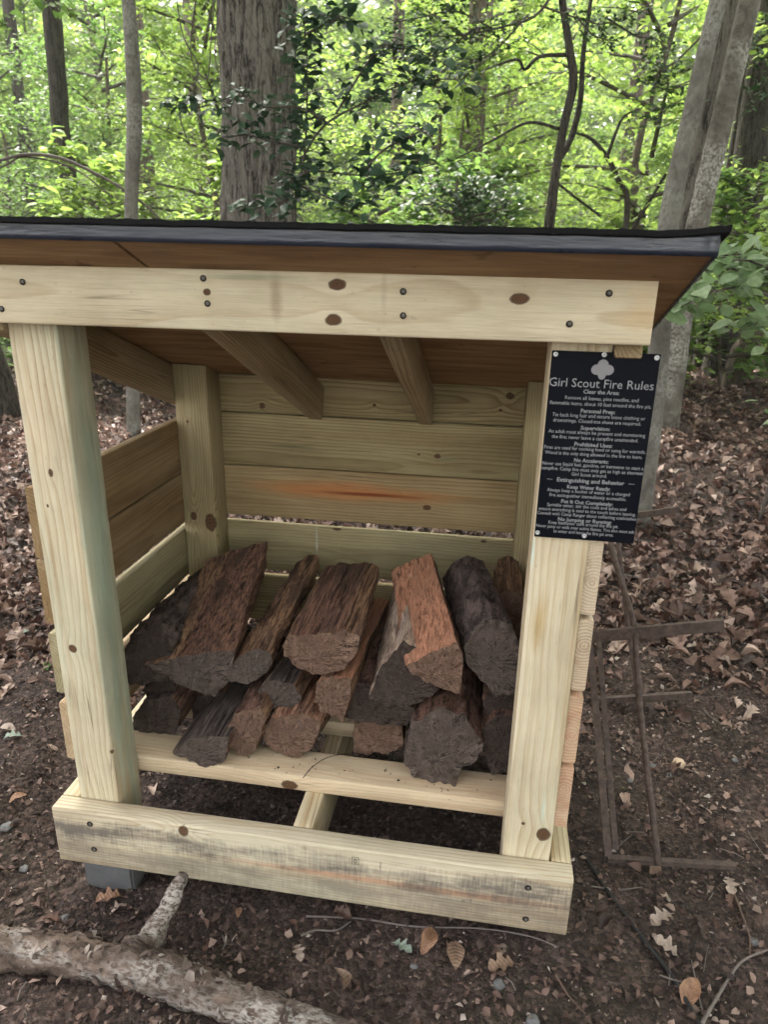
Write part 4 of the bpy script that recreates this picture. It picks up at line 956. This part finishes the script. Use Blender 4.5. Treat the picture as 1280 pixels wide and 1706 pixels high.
def spray_crown(seed, h0, h1, rad, nb, per, size, flat=.28, up=.12):
    """layered crown: branches leave the stem, each carrying flat sprays of leaves. returns leaf P,N,A,S and branch verts"""
    rg = np.random.default_rng(seed); Ps, Ns, As, Ss = [], [], [], []; BV = []
    for k in range(nb):
        h = h0 + (h1 - h0) * (k + rg.random()) / nb; az = k * 2.399 + rg.normal(0, .3); s = (h - h0) / (h1 - h0)
        ln = rad * (.55 + .6 * rg.random()) * (1 - .55 * s ** 1.6); d = np.array([math.cos(az), math.sin(az)]); side = np.array([-d[1], d[0]])
        rise = ln * (up + .35 * s + rg.normal(0, .08))
        t = rg.random(per) ** .7; t = .12 + .88 * t; wv = rg.normal(0, 1, per) * ln * .20 * (1.15 - .6 * t)
        pz_ = h + rise * t - .10 * ln * t * t - np.abs(wv) * .12 + rg.normal(0, .05 + .03 * ln, per)
        px = d[0] * ln * t + side[0] * wv; py = d[1] * ln * t + side[1] * wv
        Ps.append(np.stack([px, py, pz_], -1)); Ns.append(np.stack([rg.normal(0, flat, per), rg.normal(0, flat, per), np.ones(per)], -1))
        As.append(rg.random(per) * 6.28); Ss.append(size * (.55 + .75 * rg.random(per)))
        pth = [(d[0] * ln * q, d[1] * ln * q, h + rise * q - .10 * ln * q * q) for q in (0, .35, .7, 1)]
        BV.append(tube(smooth_path(pth, 7), np.linspace(.012 + .006 * rad, .003, 7), 5))
        for q in range(3):
            t0 = .3 + .2 * q; sgn_ = 1 if (q + k) % 2 else -1; a0 = np.array([d[0] * ln * t0, d[1] * ln * t0, h + rise * t0 - .1 * ln * t0 * t0]); a1 = a0 + np.array([d[0] * .25 + side[0] * .3 * sgn_, d[1] * .25 + side[1] * .3 * sgn_, .03]) * ln
            BV.append(tube([a0, (a0 + a1) / 2 + [0, 0, .02], a1], [.007, .005, .002], 4))
    return np.concatenate(Ps), np.concatenate(Ns), np.concatenate(As), np.concatenate(Ss), join_vf(BV)

def proto_tree(seed, H, h0, rad, nb, per, size, tr, mat, bases=leafA, bark=M_BROWNB, flat=.28):
    P, N, A, S, BV = spray_crown(seed, h0, H, rad, nb, per, size, flat)
    V, F = scatter_leaves(bases, P, N, A, S); lm = big_mesh('crown', V, F); lm.materials.append(mat)
    bm_ = mesh('branches', *BV); bm_.materials.append(M_STEM)
    rg = random.Random(seed); pts = [(rg.gauss(0, .05) * k, rg.gauss(0, .05) * k, -.4 + (H + .2) * k / 4) for k in range(5)]; pts[0] = (0, 0, -.4)
    tm = mesh('trunk', *trunk_vf(pts, [tr * 1.2, tr, tr * .8, tr * .55, tr * .2], 24, 12, 0, .08, 2, seed)); tm.materials.append(bark)
    tm.polygons.foreach_set('use_smooth', [True] * len(tm.polygons))
    return tm, bm_, lm
def place_tree(name, proto, loc, rz, sc, label, cat='tree', group=None, mat=None):
    r = empty(name, loc); r.rotation_euler.z = rz; r.scale = (sc, sc, sc)
    for nm, me in zip(('trunk', 'branch_frame', 'crown'), proto):
        if me is None: continue
        o = bpy.data.objects.new(nm, me); COL.objects.link(o); o.parent = r
        if mat is not None and nm == 'crown':
            o.material_slots[0].link = 'OBJECT'; o.material_slots[0].material = mat
    return tag(r, label, cat, group)

PR = [proto_tree(21, 4.2, .4, 1.9, 24, 300, .075, .04, G_YEL, flat=.5), proto_tree(22, 5.0, .6, 2.2, 26, 300, .08, .05, G_MID, flat=.5), proto_tree(23, 3.6, .2, 1.7, 22, 300, .07, .03, G_YEL, flat=.5)]
PB = [proto_tree(31, 8.5, .8, 3.6, 34, 420, .135, .12, G_YEL, leafS, flat=.55), proto_tree(32, 9.5, .5, 4.0, 36, 420, .14, .13, G_MID, leafS, flat=.55)]
PS = [proto_tree(41, 1.5, .1, .8, 16, 120, .085, .014, G_MID, leafA), proto_tree(42, .9, .05, .55, 12, 80, .075, .010, G_YEL, leafA)]

rr = random.Random(5)
# understorey trees, 7 to 16 m out, in the field of view and a margin either side
spots = []
for (d0, d1, n, sp) in ((8.0, 10, 5, .72), (10, 13, 9, .70), (13, 18, 14, .68)):
    for k in range(n):
        d = rr.uniform(d0, d1); a = -8.6 + (-1 + 2 * (k + rr.uniform(.15, .85)) / n) * 46 * sp / .7
        spots.append((CAM[0] + d * math.sin(R(a)), CAM[1] + d * math.cos(R(a))))
for k, (x, y) in enumerate(spots):
    place_tree('understorey_tree', PR[k % 3], (x, y, gz(x, y)), rr.random() * 6.28, rr.uniform(.8, 1.2), 'slender young tree with layered bright green leaves in the wood behind', 'tree', 'young trees of the bright green understorey', [None, G_YEL, G_MID][rr.randrange(3)])
for k in range(28):
    d = rr.uniform(19, 38); a = -8.6 + (-1 + 2 * (k + rr.uniform(.1, .9)) / 28) * 44
    x, y = CAM[0] + d * math.sin(R(a)), CAM[1] + d * math.cos(R(a))
    place_tree('forest_tree', PB[k % 2], (x, y, gz(x, y)), rr.random() * 6.28, rr.uniform(.85, 1.25), 'tall leafy tree far back in the green wood', 'tree', 'tall trees far back in the wood', [None, G_YEL][rr.randrange(2)])
# the far wood that reads as one mass
n3 = 85000; az = RNG.uniform(R(-68), R(52), n3); dd = RNG.uniform(40, 58, n3); hh = RNG.uniform(-6, 17, n3)
P = np.stack([CAM[0] + dd * np.sin(az), CAM[1] + dd * np.cos(az), hh], -1)
V, F = scatter_leaves(leafQ, P, np.stack([RNG.normal(0, .6, n3), RNG.normal(0, .6, n3) - .3, np.ones(n3)], -1), RNG.random(n3) * 6.28, .6 + .8 * RNG.random(n3))
tag(link('far_wood', big_mesh('far_wood', V, F), None, G_YEL), 'far-off leafy wood reading as one pale green mass', kind='stuff')

# saplings and low bushes on the crest behind the litter
lowlab = 'low leafy sapling at the far edge of the leaf litter'
for k in range(18):
    a = -8.6 + (-1 + 2 * (k + rr.uniform(.1, .9)) / 18) * 42; d = rr.uniform(6.6, 9.0)
    x, y = CAM[0] + d * math.sin(R(a)), CAM[1] + d * math.cos(R(a))
    place_tree('sapling', PS[k % 2], (x, y, gz(x, y)), rr.random() * 6.28, rr.uniform(.8, 1.5), lowlab, 'sapling', 'saplings at the edge of the litter', [G_YEL, G_MID, G_YEL][rr.randrange(3)])

# --- the trunks one can tell apart
def trunk_thing(name, label, pts, radii, mat, n=60, seg=28, ridge=0., amp=.05, freq=3, seed=0, cat='tree', extra=()):
    p0 = Vector(pts[0]); r = empty(name, p0); V, F = trunk_vf([Vector(p) for p in pts], radii, n, seg, ridge, amp, freq, seed)
    link('trunk', mesh('trunk', V, F), r, mat, True)
    for (pp, rd) in extra:
        V, F = trunk_vf([Vector(p) for p in pp], rd, 30, 10, 0, .08, 4, seed + 3); link('limb', mesh('limb', V, F), r, mat, True)
    return tag(r, label, cat)
def vert(x, y, Y, top, dx=0.):
    """a trunk standing where the photo pixel (x, y) meets plane Y; list of points from the ground up"""
    p = at(x, y, Y=Y); g0 = gz(p.x, p.y); return Vector((p.x, Y, g0 - .15)), Vector((p.x + dx, Y, top))
# big oak
pt = at(432, 200, Y=4.6); g0 = gz(pt.x, 4.6); pb = at(430, 365, Y=4.6)
trunk_thing('oak_tree', 'massive furrowed oak trunk rising behind the shelter roof', [(pb.x - .01, 4.6, g0 - .2), (pb.x, 4.6, g0 + .35), (pb.x, 4.6, pb.z), (pt.x, 4.6, pt.z), (pt.x + .02, 4.62, 4.2), (pt.x + .05, 4.65, 7)],
    [.42, .32, .275, .268, .26, .22], M_OAK, 170, 140, .15, .04, 1.5, 3)
oak = bpy.data.objects['oak_tree']
n4 = 10000; rg4 = np.random.default_rng(77); th = rg4.random(n4) * 6.283; rd4 = np.sqrt(rg4.random(n4))
cP = np.stack([.2 + 5.8 * rd4 * np.cos(th), 2.6 + 4.4 * rd4 * np.sin(th), 5.4 + 2.2 * rg4.random(n4) - 1.0 * rd4], -1)
V, F = scatter_leaves(leafA, cP, np.stack([rg4.normal(0, .4, n4), rg4.normal(0, .4, n4), np.ones(n4)], -1), rg4.random(n4) * 6.28, .16 + .14 * rg4.random(n4))
link('crown', big_mesh('crown', V, F), oak, G_MID)  # unseen crown, added over the shelter to shade it
for k in range(9):
    a = k * .7 + .2; s_ = Vector((pt.x + .05, 4.65, 5.2 + .15 * k)); e_ = Vector((.2 + 4.8 * math.cos(a), 2.6 + 3.6 * math.sin(a), 6.0))
    V, F = trunk_vf([s_, s_.lerp(e_, .35) + Vector((0, 0, .35)), s_.lerp(e_, .7) + Vector((0, 0, .2)), e_], [.10, .07, .045, .015], 20, 8, 0, .1, 3, k); link('limb', mesh('limb', V, F), oak, M_OAK, True)
# slim grey trunk left of it (its foot shows through the side opening)
f = gp(226, 728); q1 = at(219, 365, Y=f.y); q2 = at(224, 180, Y=f.y); q3 = at(214, 0, Y=f.y)
trunk_thing('slim_grey_tree', 'slim smooth grey trunk left of the massive oak', [f - Vector((0, 0, .15)), f + Vector((0, 0, .15)), q1, q2, q3, q3 + (q3 - q2)], [.065, .052, .046, .050, .042, .036], M_SMOOTH, 70, 20, 0, .07, 5, 5)
# dark trunk at upper left
a0, a1, a2 = at(108, 260, Y=7.5), at(97, 150, Y=7.5), at(84, 0, Y=7.5)
trunk_thing('dark_tree', 'dark lichened trunk at upper left of the slim grey trunk', [(a0.x + .2, 7.5, gz(a0.x, 7.5) - .2), a0, a1, a2, a2 + (a2 - a1)], [.12, .095, .10, .10, .09], M_DARKB, 60, 20, .06, .06, 3, 6)
# dark trunk seen left of the left post
f = gp(6, 694)
trunk_thing('dark_tree', 'dark mossy trunk half cut by left edge below the roof', [f - Vector((0, 0, .2)), f + Vector((-.02, 0, .3)), f + Vector((-.10, 0, .8)), f + Vector((-.35, .1, 2.5)), f + Vector((-.6, .1, 5))], [.17, .135, .125, .12, .11], M_DARKB, 60, 24, .08, .06, 3, 7)
# leaning clump at right
f = gp(1062, 880); s1 = [at(1092, 650, Y=f.y + .02), at(1113, 385, Y=f.y + .05), at(1150, 200, Y=f.y + .08), at(1197, 0, Y=f.y + .12)]
trunk_thing('leaning_grey_tree', 'leaning smooth grey trunk with its foot just right of the sign', [f - Vector((0, 0, .15)), f + Vector((0, 0, .05))] + s1 + [s1[-1] * 2 - s1[-2]], [.078, .060, .052, .048, .041, .036, .032], M_SMOOTH, 80, 26, 0, .06, 4, 8)
f = gp(1108, 712); s2 = [at(1132, 560, Y=f.y), at(1160, 385, Y=f.y), at(1206, 190, Y=f.y + .02), at(1250, 0, Y=f.y + .04)]
trunk_thing('leaning_pale_tree', 'pale blotched leaning trunk, rightmost of the leaning clump', [f - Vector((0, 0, .2)), f + Vector((0, 0, .1))] + s2 + [s2[-1] * 2 - s2[-2]], [.14, .105, .085, .080, .076, .070, .065], lichen_bark('pale_lichen_bark', (.075, .065, .055), (.15, .135, .115), (.33, .32, .29), .9, .35), 80, 28, 0, .08, 4, 9)
f = gp(1118, 700, zz=-.1); f = Vector((f.x, f.y + .5, gz(f.x, f.y + .5))); s3 = [at(1122, 560, Y=f.y), at(1143, 385, Y=f.y), at(1180, 200, Y=f.y), at(1222, 0, Y=f.y)]
trunk_thing('leaning_dark_tree', 'dark rough leaning trunk between the two pale leaning ones', [f - Vector((0, 0, .2)), f + Vector((0, 0, .1))] + s3 + [s3[-1] * 2 - s3[-2]], [.15, .12, .10, .095, .09, .085, .08], M_OAK, 70, 28, .08, .06, 3, 10)
# crooked small tree with a fork
Yc = 5.2; base = at(915, 378, Y=Yc); g0 = gz(base.x, Yc)
trunk_thing('crooked_tree', 'crooked thin dark tree with forked stem above right half of roof', [(base.x - .05, Yc, g0 - .1), base, at(926, 290, Y=Yc), at(940, 210, Y=Yc), at(955, 140, Y=Yc), at(949, 80, Y=Yc), at(937, 0, Y=Yc), at(930, -80, Y=Yc)],
    [.06, .044, .036, .034, .034, .030, .026, .022], M_DARKB, 70, 14, 0, .08, 5, 11,
    extra=[([at(930, 270, Y=Yc), at(952, 230, Y=Yc + .1), at(967, 170, Y=Yc + .15), at(972, 90, Y=Yc + .2), at(985, 0, Y=Yc + .2)], [.026, .026, .022, .019, .014]),
           ([at(948, 92, Y=Yc), at(900, 95, Y=Yc), at(875, 116, Y=Yc), at(860, 100, Y=Yc - .1), at(800, 120, Y=Yc - .2)], [.016, .013, .012, .010, .006]),
           ([at(922, 300, Y=Yc), at(960, 330, Y=Yc), at(1000, 360, Y=Yc + .2)][::-1], [.010, .010, .010]),
           ([at(932, 215, Y=Yc), at(880, 205, Y=Yc), at(820, 235, Y=Yc - .1), at(760, 265, Y=Yc - .2)], [.014, .011, .009, .005])])
Yd = 5.6
trunk_thing('bare_sapling', 'bare crooked sapling stem left of the leaning clump', [at(1045, 392, Y=Yd) - Vector((0, 0, 1.2)), at(1045, 360, Y=Yd), at(1030, 300, Y=Yd), at(1010, 260, Y=Yd), at(985, 232, Y=Yd), at(960, 222, Y=Yd)], [.03, .026, .022, .018, .014, .009], M_DARKB, 50, 10, 0, .08, 5, 12,
    extra=[([at(1012, 262, Y=Yd), at(1025, 225, Y=Yd), at(1040, 195, Y=Yd), at(1070, 180, Y=Yd)], [.015, .013, .010, .005]), ([at(1050, 390, Y=Yd), at(1080, 340, Y=Yd), at(1110, 290, Y=Yd)], [.018, .015, .012])])
# far trunks
for (x, y, Y, rd, m, lab, ln) in ((785, 250, 9.5, .16, M_BROWNB, 'straight brown trunk far behind, right of the holly', .03), (1255, 300, 8.0, .14, M_DARKB, 'dark straight trunk at upper right edge', .06), (1200, 620, 7.6, .17, M_DARKB, 'dark stout trunk right of the sign above the litter', -.05),
        (1243, 600, 7.0, .10, M_BROWNB, 'mossy tan trunk right of the dark stout trunk', .1), (1165, 610, 8.2, .07, M_DARKB, 'thin dark trunk left of the dark stout trunk', 0), (660, 250, 12, .10, M_BROWNB, 'thin far trunk between the oak and brown trunk', 0), (240, 250, 11, .14, M_BROWNB, 'pale brown trunk far behind the slim grey trunk', .02), (325, 150, 13, .13, M_BROWNB, 'faint far trunk left of the massive oak', 0), (30, 150, 12, .10, M_DARKB, 'thin far trunk at upper left corner', .05), (850, 200, 14, .12, M_BROWNB, 'faint far trunk left of the crooked tree', 0), (1060, 150, 12, .11, M_BROWNB, 'faint far trunk left of the leaning clump', 0)):
    p = at(x, y, Y=Y); g0 = gz(p.x, Y)
    trunk_thing('background_tree', lab, [(p.x - ln * 1.0, Y, g0 - .3), (p.x - ln * .5, Y, g0 + .4), p, (p.x + ln * 2, Y, p.z + 3), (p.x + ln * 4, Y, p.z + 8)], [rd * 1.35, rd * 1.08, rd, rd * .9, rd * .7], m, 50, 20, .05, .07, 2, x * .01)

# arching bare branch at upper left
Ya = 4.0
V, F = trunk_vf([at(-60, 285, Y=Ya), at(0, 268, Y=Ya), at(45, 258, Y=Ya), at(100, 264, Y=Ya), at(160, 290, Y=Ya), at(215, 322, Y=Ya), at(262, 362, Y=Ya), at(300, 420, Y=Ya), at(330, 500, Y=Ya)], [.010, .011, .012, .012, .010, .009, .008, .007, .006], 60, 8, 0, .1, 6, 2)
V2, F2 = trunk_vf([at(-40, 300, Y=Ya), at(10, 275, Y=Ya), at(45, 262, Y=Ya + .02), at(120, 280, Y=Ya + .1), at(190, 330, Y=Ya + .2)], [.006, .007, .006, .006, .004], 40, 7, 0, .1, 6, 4)
vb = empty('arching_branch', at(0, 268, Y=Ya)); tag(vb, 'bare dark branch arching down at upper left behind roof', 'branch')
link('main_stem', mesh('main_stem', V, F), vb, M_STEM, True); link('side_shoot', mesh('side_shoot', V2, F2), vb, M_STEM, True)

# leafy shrubs with named branches: leaves set along branch polylines
def leafy(name, label, cat, branches, size, mat, bases, per_m, spread, stem=.012, seed=0, base=None, flat=.45, group=None):
    rg = np.random.default_rng(seed); r = empty(name, base if base is not None else branches[0][0][0] if not isinstance(branches[0][0], Vector) else branches[0][0]); Ps, Ns, parts = [], [], []
    for bi, pts in enumerate(branches):
        n = 24; P = smooth_path(pts, n); ln = sum(np.linalg.norm(P[i + 1] - P[i]) for i in range(n - 1))
        parts.append(tube(P, np.linspace(stem * (1 if bi == 0 else .6), stem * .22, n), 6, .15, 30, bi))
        nl = int(ln * per_m)
        for k in range(nl):
            t = (.12 if bi else .35) + (.88 if bi else .65) * rg.random() ** .8; i = min(int(t * (n - 1)), n - 2); p = P[i] + (P[i + 1] - P[i]) * (t * (n - 1) - i)
            off = rg.normal(0, 1, 3) * spread * np.array([1, 1, .6]); Ps.append(p + off); Ns.append([rg.normal(0, flat), rg.normal(-.25, flat), 1])
            if rg.random() < .22: parts.append(tube([p, p + off * .6 + np.array([0, 0, .01]), p + off], [.0025, .002, .001], 4))
    m = len(Ps); V, F = scatter_leaves(bases, np.array(Ps), np.array(Ns), rg.random(m) * 6.28, size * (.6 + .6 * rg.random(m)))
    link('branch_frame', mesh('branch_frame', *join_vf(parts)), r, M_STEM, True); link('foliage', big_mesh('foliage', V, F), r, mat)
    return tag(r, label, cat, group)
hl = [leaf_base(smooth_path([(0, 0), (.2, .17), (.5, .25), (.8, .14), (1, 0)], 7), .10, .06, k, .03) for k in (0, 2, 4)]
Yh = 3.0
A = lambda x, y, dy=0.: at(x, y, Y=Yh + dy)
hb = A(492, 370); hb0 = Vector((hb.x, hb.y, gz(hb.x, hb.y) - .03))
leafy('holly_bush', 'dark glossy-leaved shrub in front of the massive oak', 'shrub', [
    [hb0, hb0 + Vector((.0, 0, .7)), A(492, 370), A(496, 310), A(508, 255), A(512, 120, .1), A(506, 20, .1)],
    [A(494, 300), A(520, 285, -.1), A(590, 292, -.15), A(650, 290, -.15), A(722, 275, -.2)],
    [A(500, 270), A(540, 210, .0), A(600, 175, .05), A(660, 145, .1), A(700, 135, .1), A(775, 132, .1)],
    [A(545, 205), A(500, 180, -.1), A(440, 178, -.15), A(400, 160, -.2), A(330, 180, -.2), A(290, 175, -.2)],
    [A(500, 245), A(450, 235, -.2), A(410, 225, -.25), A(378, 230, -.3)],
    [A(560, 190), A(590, 140, .1), A(620, 95, .1), A(640, 75, .15), A(700, 85, .2), A(760, 120, .2)],
    [A(508, 60, .1), A(540, 40, 0), A(575, 30, -.05), A(520, 25, -.05)],
    [A(600, 292, -.15), A(640, 250, -.2), A(690, 225, -.2), A(715, 205, -.2)],
    [A(497, 330), A(450, 340, -.2), A(420, 350, -.3)], [A(500, 310), A(560, 335, -.15), A(600, 350, -.2)]], .082, G_HOLLY, hl, 120, .055, .011, 3, hb0)
# second dark clump lower down, centre right, and the dark small-leaved boughs overhead
Y2 = 6.0; B = lambda x, y, dy=0.: at(x, y, Y=Y2 + dy)
k0 = B(770, 380); k0 = Vector((k0.x, k0.y, gz(k0.x, k0.y)))
leafy('holly_bush', 'dark small evergreen bush above the middle of roof', 'shrub', [[k0, B(772, 380), B(778, 320)], [B(772, 370), B(730, 345), B(690, 340)], [B(775, 350), B(740, 315), B(705, 305, .2)], [B(775, 340), B(815, 310), B(850, 320)], [B(775, 365), B(830, 350), B(850, 335)], [B(776, 330), B(770, 300), B(760, 290)], [B(772, 372), B(800, 365), B(835, 375)]], .085, G_DEEP, hl, 150, .10, .02, 5, k0)
Y3 = 4.4; C3 = lambda x, y, dy=0.: at(x, y, Y=Y3 + dy)
tb = C3(948, 85)
leafy('evergreen_bough', 'dark small-leaved bough hanging across the top centre right', 'bough', [[C3(945, -60), C3(900, 20), C3(840, 45), C3(760, 60), C3(690, 60, .1)], [C3(880, 25), C3(830, 80), C3(790, 105), C3(735, 120)], [C3(820, 48), C3(760, 20), C3(700, 30), C3(650, 40)], [C3(790, 50), C3(740, 85), C3(690, 100), C3(660, 95)], [C3(900, 10), C3(960, 30), C3(1010, 40), C3(1080, 10)], [C3(960, 28), C3(990, 60), C3(1030, 70)], [C3(860, 0), C3(800, -10), C3(720, -5)], [C3(1010, 30), C3(1060, 60), C3(1100, 70), C3(1110, 115)]], .045, G_DEEP, leafA, 240, .06, .012, 7, tb)
leafy('evergreen_bough', 'dark leafy bough dangling left of the leaning clump', 'bough', [[C3(1190, 40, .6), C3(1130, 100, .6), C3(1100, 120, .5), C3(1085, 135, .5)], [C3(1180, 150, .6), C3(1130, 170, .5), C3(1100, 190, .5), C3(1075, 200, .5)], [C3(1150, 140, .6), C3(1110, 150, .5), C3(1070, 130, .5)]], .055, G_DEEP, leafA, 150, .06, .010, 8, C3(1190, 40, .6))
leafy('evergreen_bough', 'dark leaves at far right edge behind the leaning clump', 'bough', [[C3(1330, 60, 1.5), C3(1290, 90, 1.4), C3(1255, 110, 1.3)], [C3(1330, 120, 1.5), C3(1280, 160, 1.3), C3(1245, 165, 1.3)], [C3(1330, 20, 1.5), C3(1270, 50, 1.4), C3(1235, 70, 1.3)]], .075, G_DEEP, hl, 110, .09, .010, 9, C3(1330, 60, 1.5))
# broad pale leaves at right under the roof corner
Y5 = 2.1; E5 = lambda x, y, dy=0.: at(x, y, Y=Y5 + dy)
e0 = E5(1330, 560, .6); e0 = Vector((e0.x, e0.y, gz(e0.x, e0.y)))
leafy('broadleaf_shrub', 'shrub with broad pale green leaves beside right roof corner', 'shrub', [[e0, e0 + Vector((.02, 0, .5)), E5(1310, 520, .5), E5(1290, 440, .4)], [E5(1300, 500, .45), E5(1240, 480, .2), E5(1180, 490, 0), E5(1120, 520, -.1)], [E5(1300, 460, .4), E5(1250, 435, .3), E5(1200, 440, .2), E5(1150, 470, .1)], [E5(1310, 520, .4), E5(1260, 540, .2), E5(1230, 545, .2)], [E5(1300, 440, .4), E5(1250, 425, .4), E5(1200, 425, .5)]], .095, G_BROAD, leafB, 62, .04, .009, 11, e0, .5)
# a few near leaves hanging in at the top left
leafy('overhanging_sprig', 'sprig of light leaves hanging in at the upper left corner', 'sprig', [[at(20, -60, Y=2.6), at(60, -10, Y=2.6), at(95, 15, Y=2.6), at(150, 20, Y=2.7)], [at(60, -10, Y=2.6), at(20, 30, Y=2.7), at(-10, 50, Y=2.7)]], .075, G_MID, hl, 40, .04, .004, 13, at(20, -60, Y=2.6))
# tangled bare vines left of the oak
vn = empty('bare_vines', at(320, -40, Y=4.2)); tag(vn, 'tangle of thin bare vines hanging left of the massive oak', 'vine')
for k, pts in enumerate(([(290, -30), (305, 60), (330, 110), (318, 160), (300, 190), (310, 230)], [(330, -30), (318, 90), (345, 130), (352, 60), (360, -20)], [(345, -30), (365, 40), (385, 90), (392, 120)], [(255, 60), (275, 95), (310, 115), (340, 150)], [(365, 130), (358, 80), (368, -20)], [(385, -10), (420, 55), (450, 95), (490, 118)])):
    V, F = tube(smooth_path([at(x, y, Y=4.2 - .03 * k) for x, y in pts], 40), .0045 - .0004 * k, 6, .1, 30); link('vine_stem', mesh('vine_stem', V, F), vn, M_STEM, True)
# unseen trees added around the viewer to block low sky light
for k, (x, y, sc) in enumerate(((5.0, -7.5, .9), (8.0, -4.5, .9), (9.0, .5, .9), (10.5, -9, .9), (-12, -10, .9), (-4.5, -10.5, .8), (.5, -12, .8))):
    place_tree('forest_tree', PB[k % 2], (x, y, gz(x, y)), k * 1.3, sc, 'added light-blocking tree outside the picture, ' + ('close behind the viewer to the right', 'right of the viewer', 'beyond the right edge near the shelter', 'far behind the viewer to the right', 'far behind the viewer to the left', 'behind the viewer to the left', 'straight behind the viewer')[k], 'tree', 'added trees around the viewer that block sky light')

# ------------------------------------------------------------------ grade stamps on the sill, crumbs on the floor boards
M_STAMP = plain('stamp_ink', (.085, .072, .065), .8, 0, .1)
def stamp(body, px, py, h, wfac, name='stamp'):
    me, co = raw_text(body); c = at(px, py, Y=-.0016); out = np.empty_like(co)
    out[:, 0] = c.x + (co[:, 0] - co[:, 0].mean()) * h * wfac; out[:, 1] = -.0016; out[:, 2] = c.z + (co[:, 1] - .35) * h
    me.vertices.foreach_set('co', out.ravel()); me.update(); link(name, me, sill, M_STAMP)
stamp('0', 592, 1434, .018, .8)
for (dx0, dx1, dz0, dz1) in ((-.0068, -.0060, -.0095, .0095), (.0060, .0068, -.0095, .0095), (-.0060, .0060, .0087, .0095), (-.0060, .0060, -.0095, -.0087)):
    c = at(592, 1434, Y=-.0016); link('stamp_frame', mesh('stamp_frame', [(c.x + a, -.0016, c.z + b) for a, b in ((dx0, dz0), (dx1, dz0), (dx1, dz1), (dx0, dz1))], [(0, 1, 2, 3)]), sill, M_STAMP)
stamp('|', 634, 1440, .020, .7); stamp('11', 593, 1467, .016, .5); stamp('m', 772, 1500, .011, .9); stamp('E', 785, 1500, .012, .6)
n6 = 260; xs = RNG.uniform(.14, .92, n6); yi = RNG.integers(0, 3, n6); ys = np.array([.1366, .333, .535])[yi] + RNG.uniform(.006, .08, n6)
Vv, Qq = scatter_leaves(bases, np.stack([xs, ys, np.full(n6, HS + .0385)], -1), np.stack([RNG.normal(0, .2, n6), RNG.normal(0, .2, n6), np.ones(n6)], -1), RNG.random(n6) * 6.28, .0008 + .0035 * RNG.random(n6) ** 2.5)
tag(link('bark_crumbs', big_mesh('bark_crumbs', Vv, Qq), None, M_CR), 'dark bark crumbs fallen on the floor boards', kind='stuff')
V, F = tube(smooth_path([at(x, y, Z=z) for x, y, z in ((505, 1296, .181), (520, 1278, .190), (545, 1262, .196), (575, 1256, .190), (605, 1258, .182))], 30), np.linspace(.0011, .0007, 30), 5)
tag(link('twig', mesh('twig', V, F), None, plain('twig_black', (.02, .015, .013), .7), True), 'thin black curved twig lying across the front floor board', 'twig', 'twigs on the ground')
# straw-like fibres torn from the frayed log
fb_ = []
for k in range(26):
    p = at(random.uniform(470, 530), random.uniform(1170, 1235), Y=.20 + random.uniform(0, .05)); d = Vector((random.gauss(0, .03), -.01 - .02 * random.random(), -.03 * random.random() + .01))
    fb_.append(tube(smooth_path([p, p + d * .6 + Vector((0, -.004, .008)), p + d * 1.2], 8), .0005, 4))
tag(link('wood_fibres', mesh('wood_fibres', *join_vf(fb_)), None, M_TWG, True), 'thin torn fibres fraying from the reddish split log', kind='stuff')

# labels that tell the look-alike trees apart by their neighbours
def px_of(p):
    d = np.array(p) - CAM; z = d @ _f; return 640 + FPX * (d @ RT) / z
ZONES = [(-9e9, 0, 'beyond the left edge'), (0, 75, 'left of the dark lichened trunk'), (75, 205, 'right of the dark lichened trunk'), (205, 372, 'left of the massive oak'), (372, 492, 'behind the massive oak'), (492, 760, 'right of the massive oak'),
         (760, 920, 'left of the crooked tree'), (920, 1090, 'right of the crooked tree'), (1090, 1280, 'behind the leaning clump'), (1280, 9e9, 'beyond the right edge')]
ORD = ['nearest', 'second nearest', 'third nearest', 'fourth nearest', 'fifth nearest', 'sixth nearest', 'seventh nearest', 'eighth nearest', 'ninth nearest', 'tenth nearest']
for grp, noun in (('young trees of the bright green understorey', 'slender young bright-leaved tree'), ('tall trees far back in the wood', 'tall far leafy tree'), ('saplings at the edge of the litter', 'low leafy sapling at the litter edge')):
    obs = [o for o in SC.objects if o.get('group') == grp and o.parent is None]
    for lo, hi, wd in ZONES:
        zs = sorted([o for o in obs if lo <= px_of(o.location) < hi], key=lambda o: (Vector(o.location) - Vector(CAM)).length)
        for k, o in enumerate(zs): o['label'] = '%s %s, %s' % (noun, wd, ORD[min(k, 9)])

# ------------------------------------------------------------------ thin forest haze
V, F = boxvf((-95, -16, -7.5), (95, 112, 24))
hz = link('haze', mesh('haze', V, F)); g = G('haze_air'); vol = g.n('VolumePrincipled'); vol.inputs['Color'].default_value = (.9, .95, .88, 1); vol.inputs['Density'].default_value = .0016
g.t.links.new(vol.outputs[0], g.out.inputs['Volume']); hz.data.materials.append(g.m); tag(hz, 'thin pale air between the trees', kind='stuff')
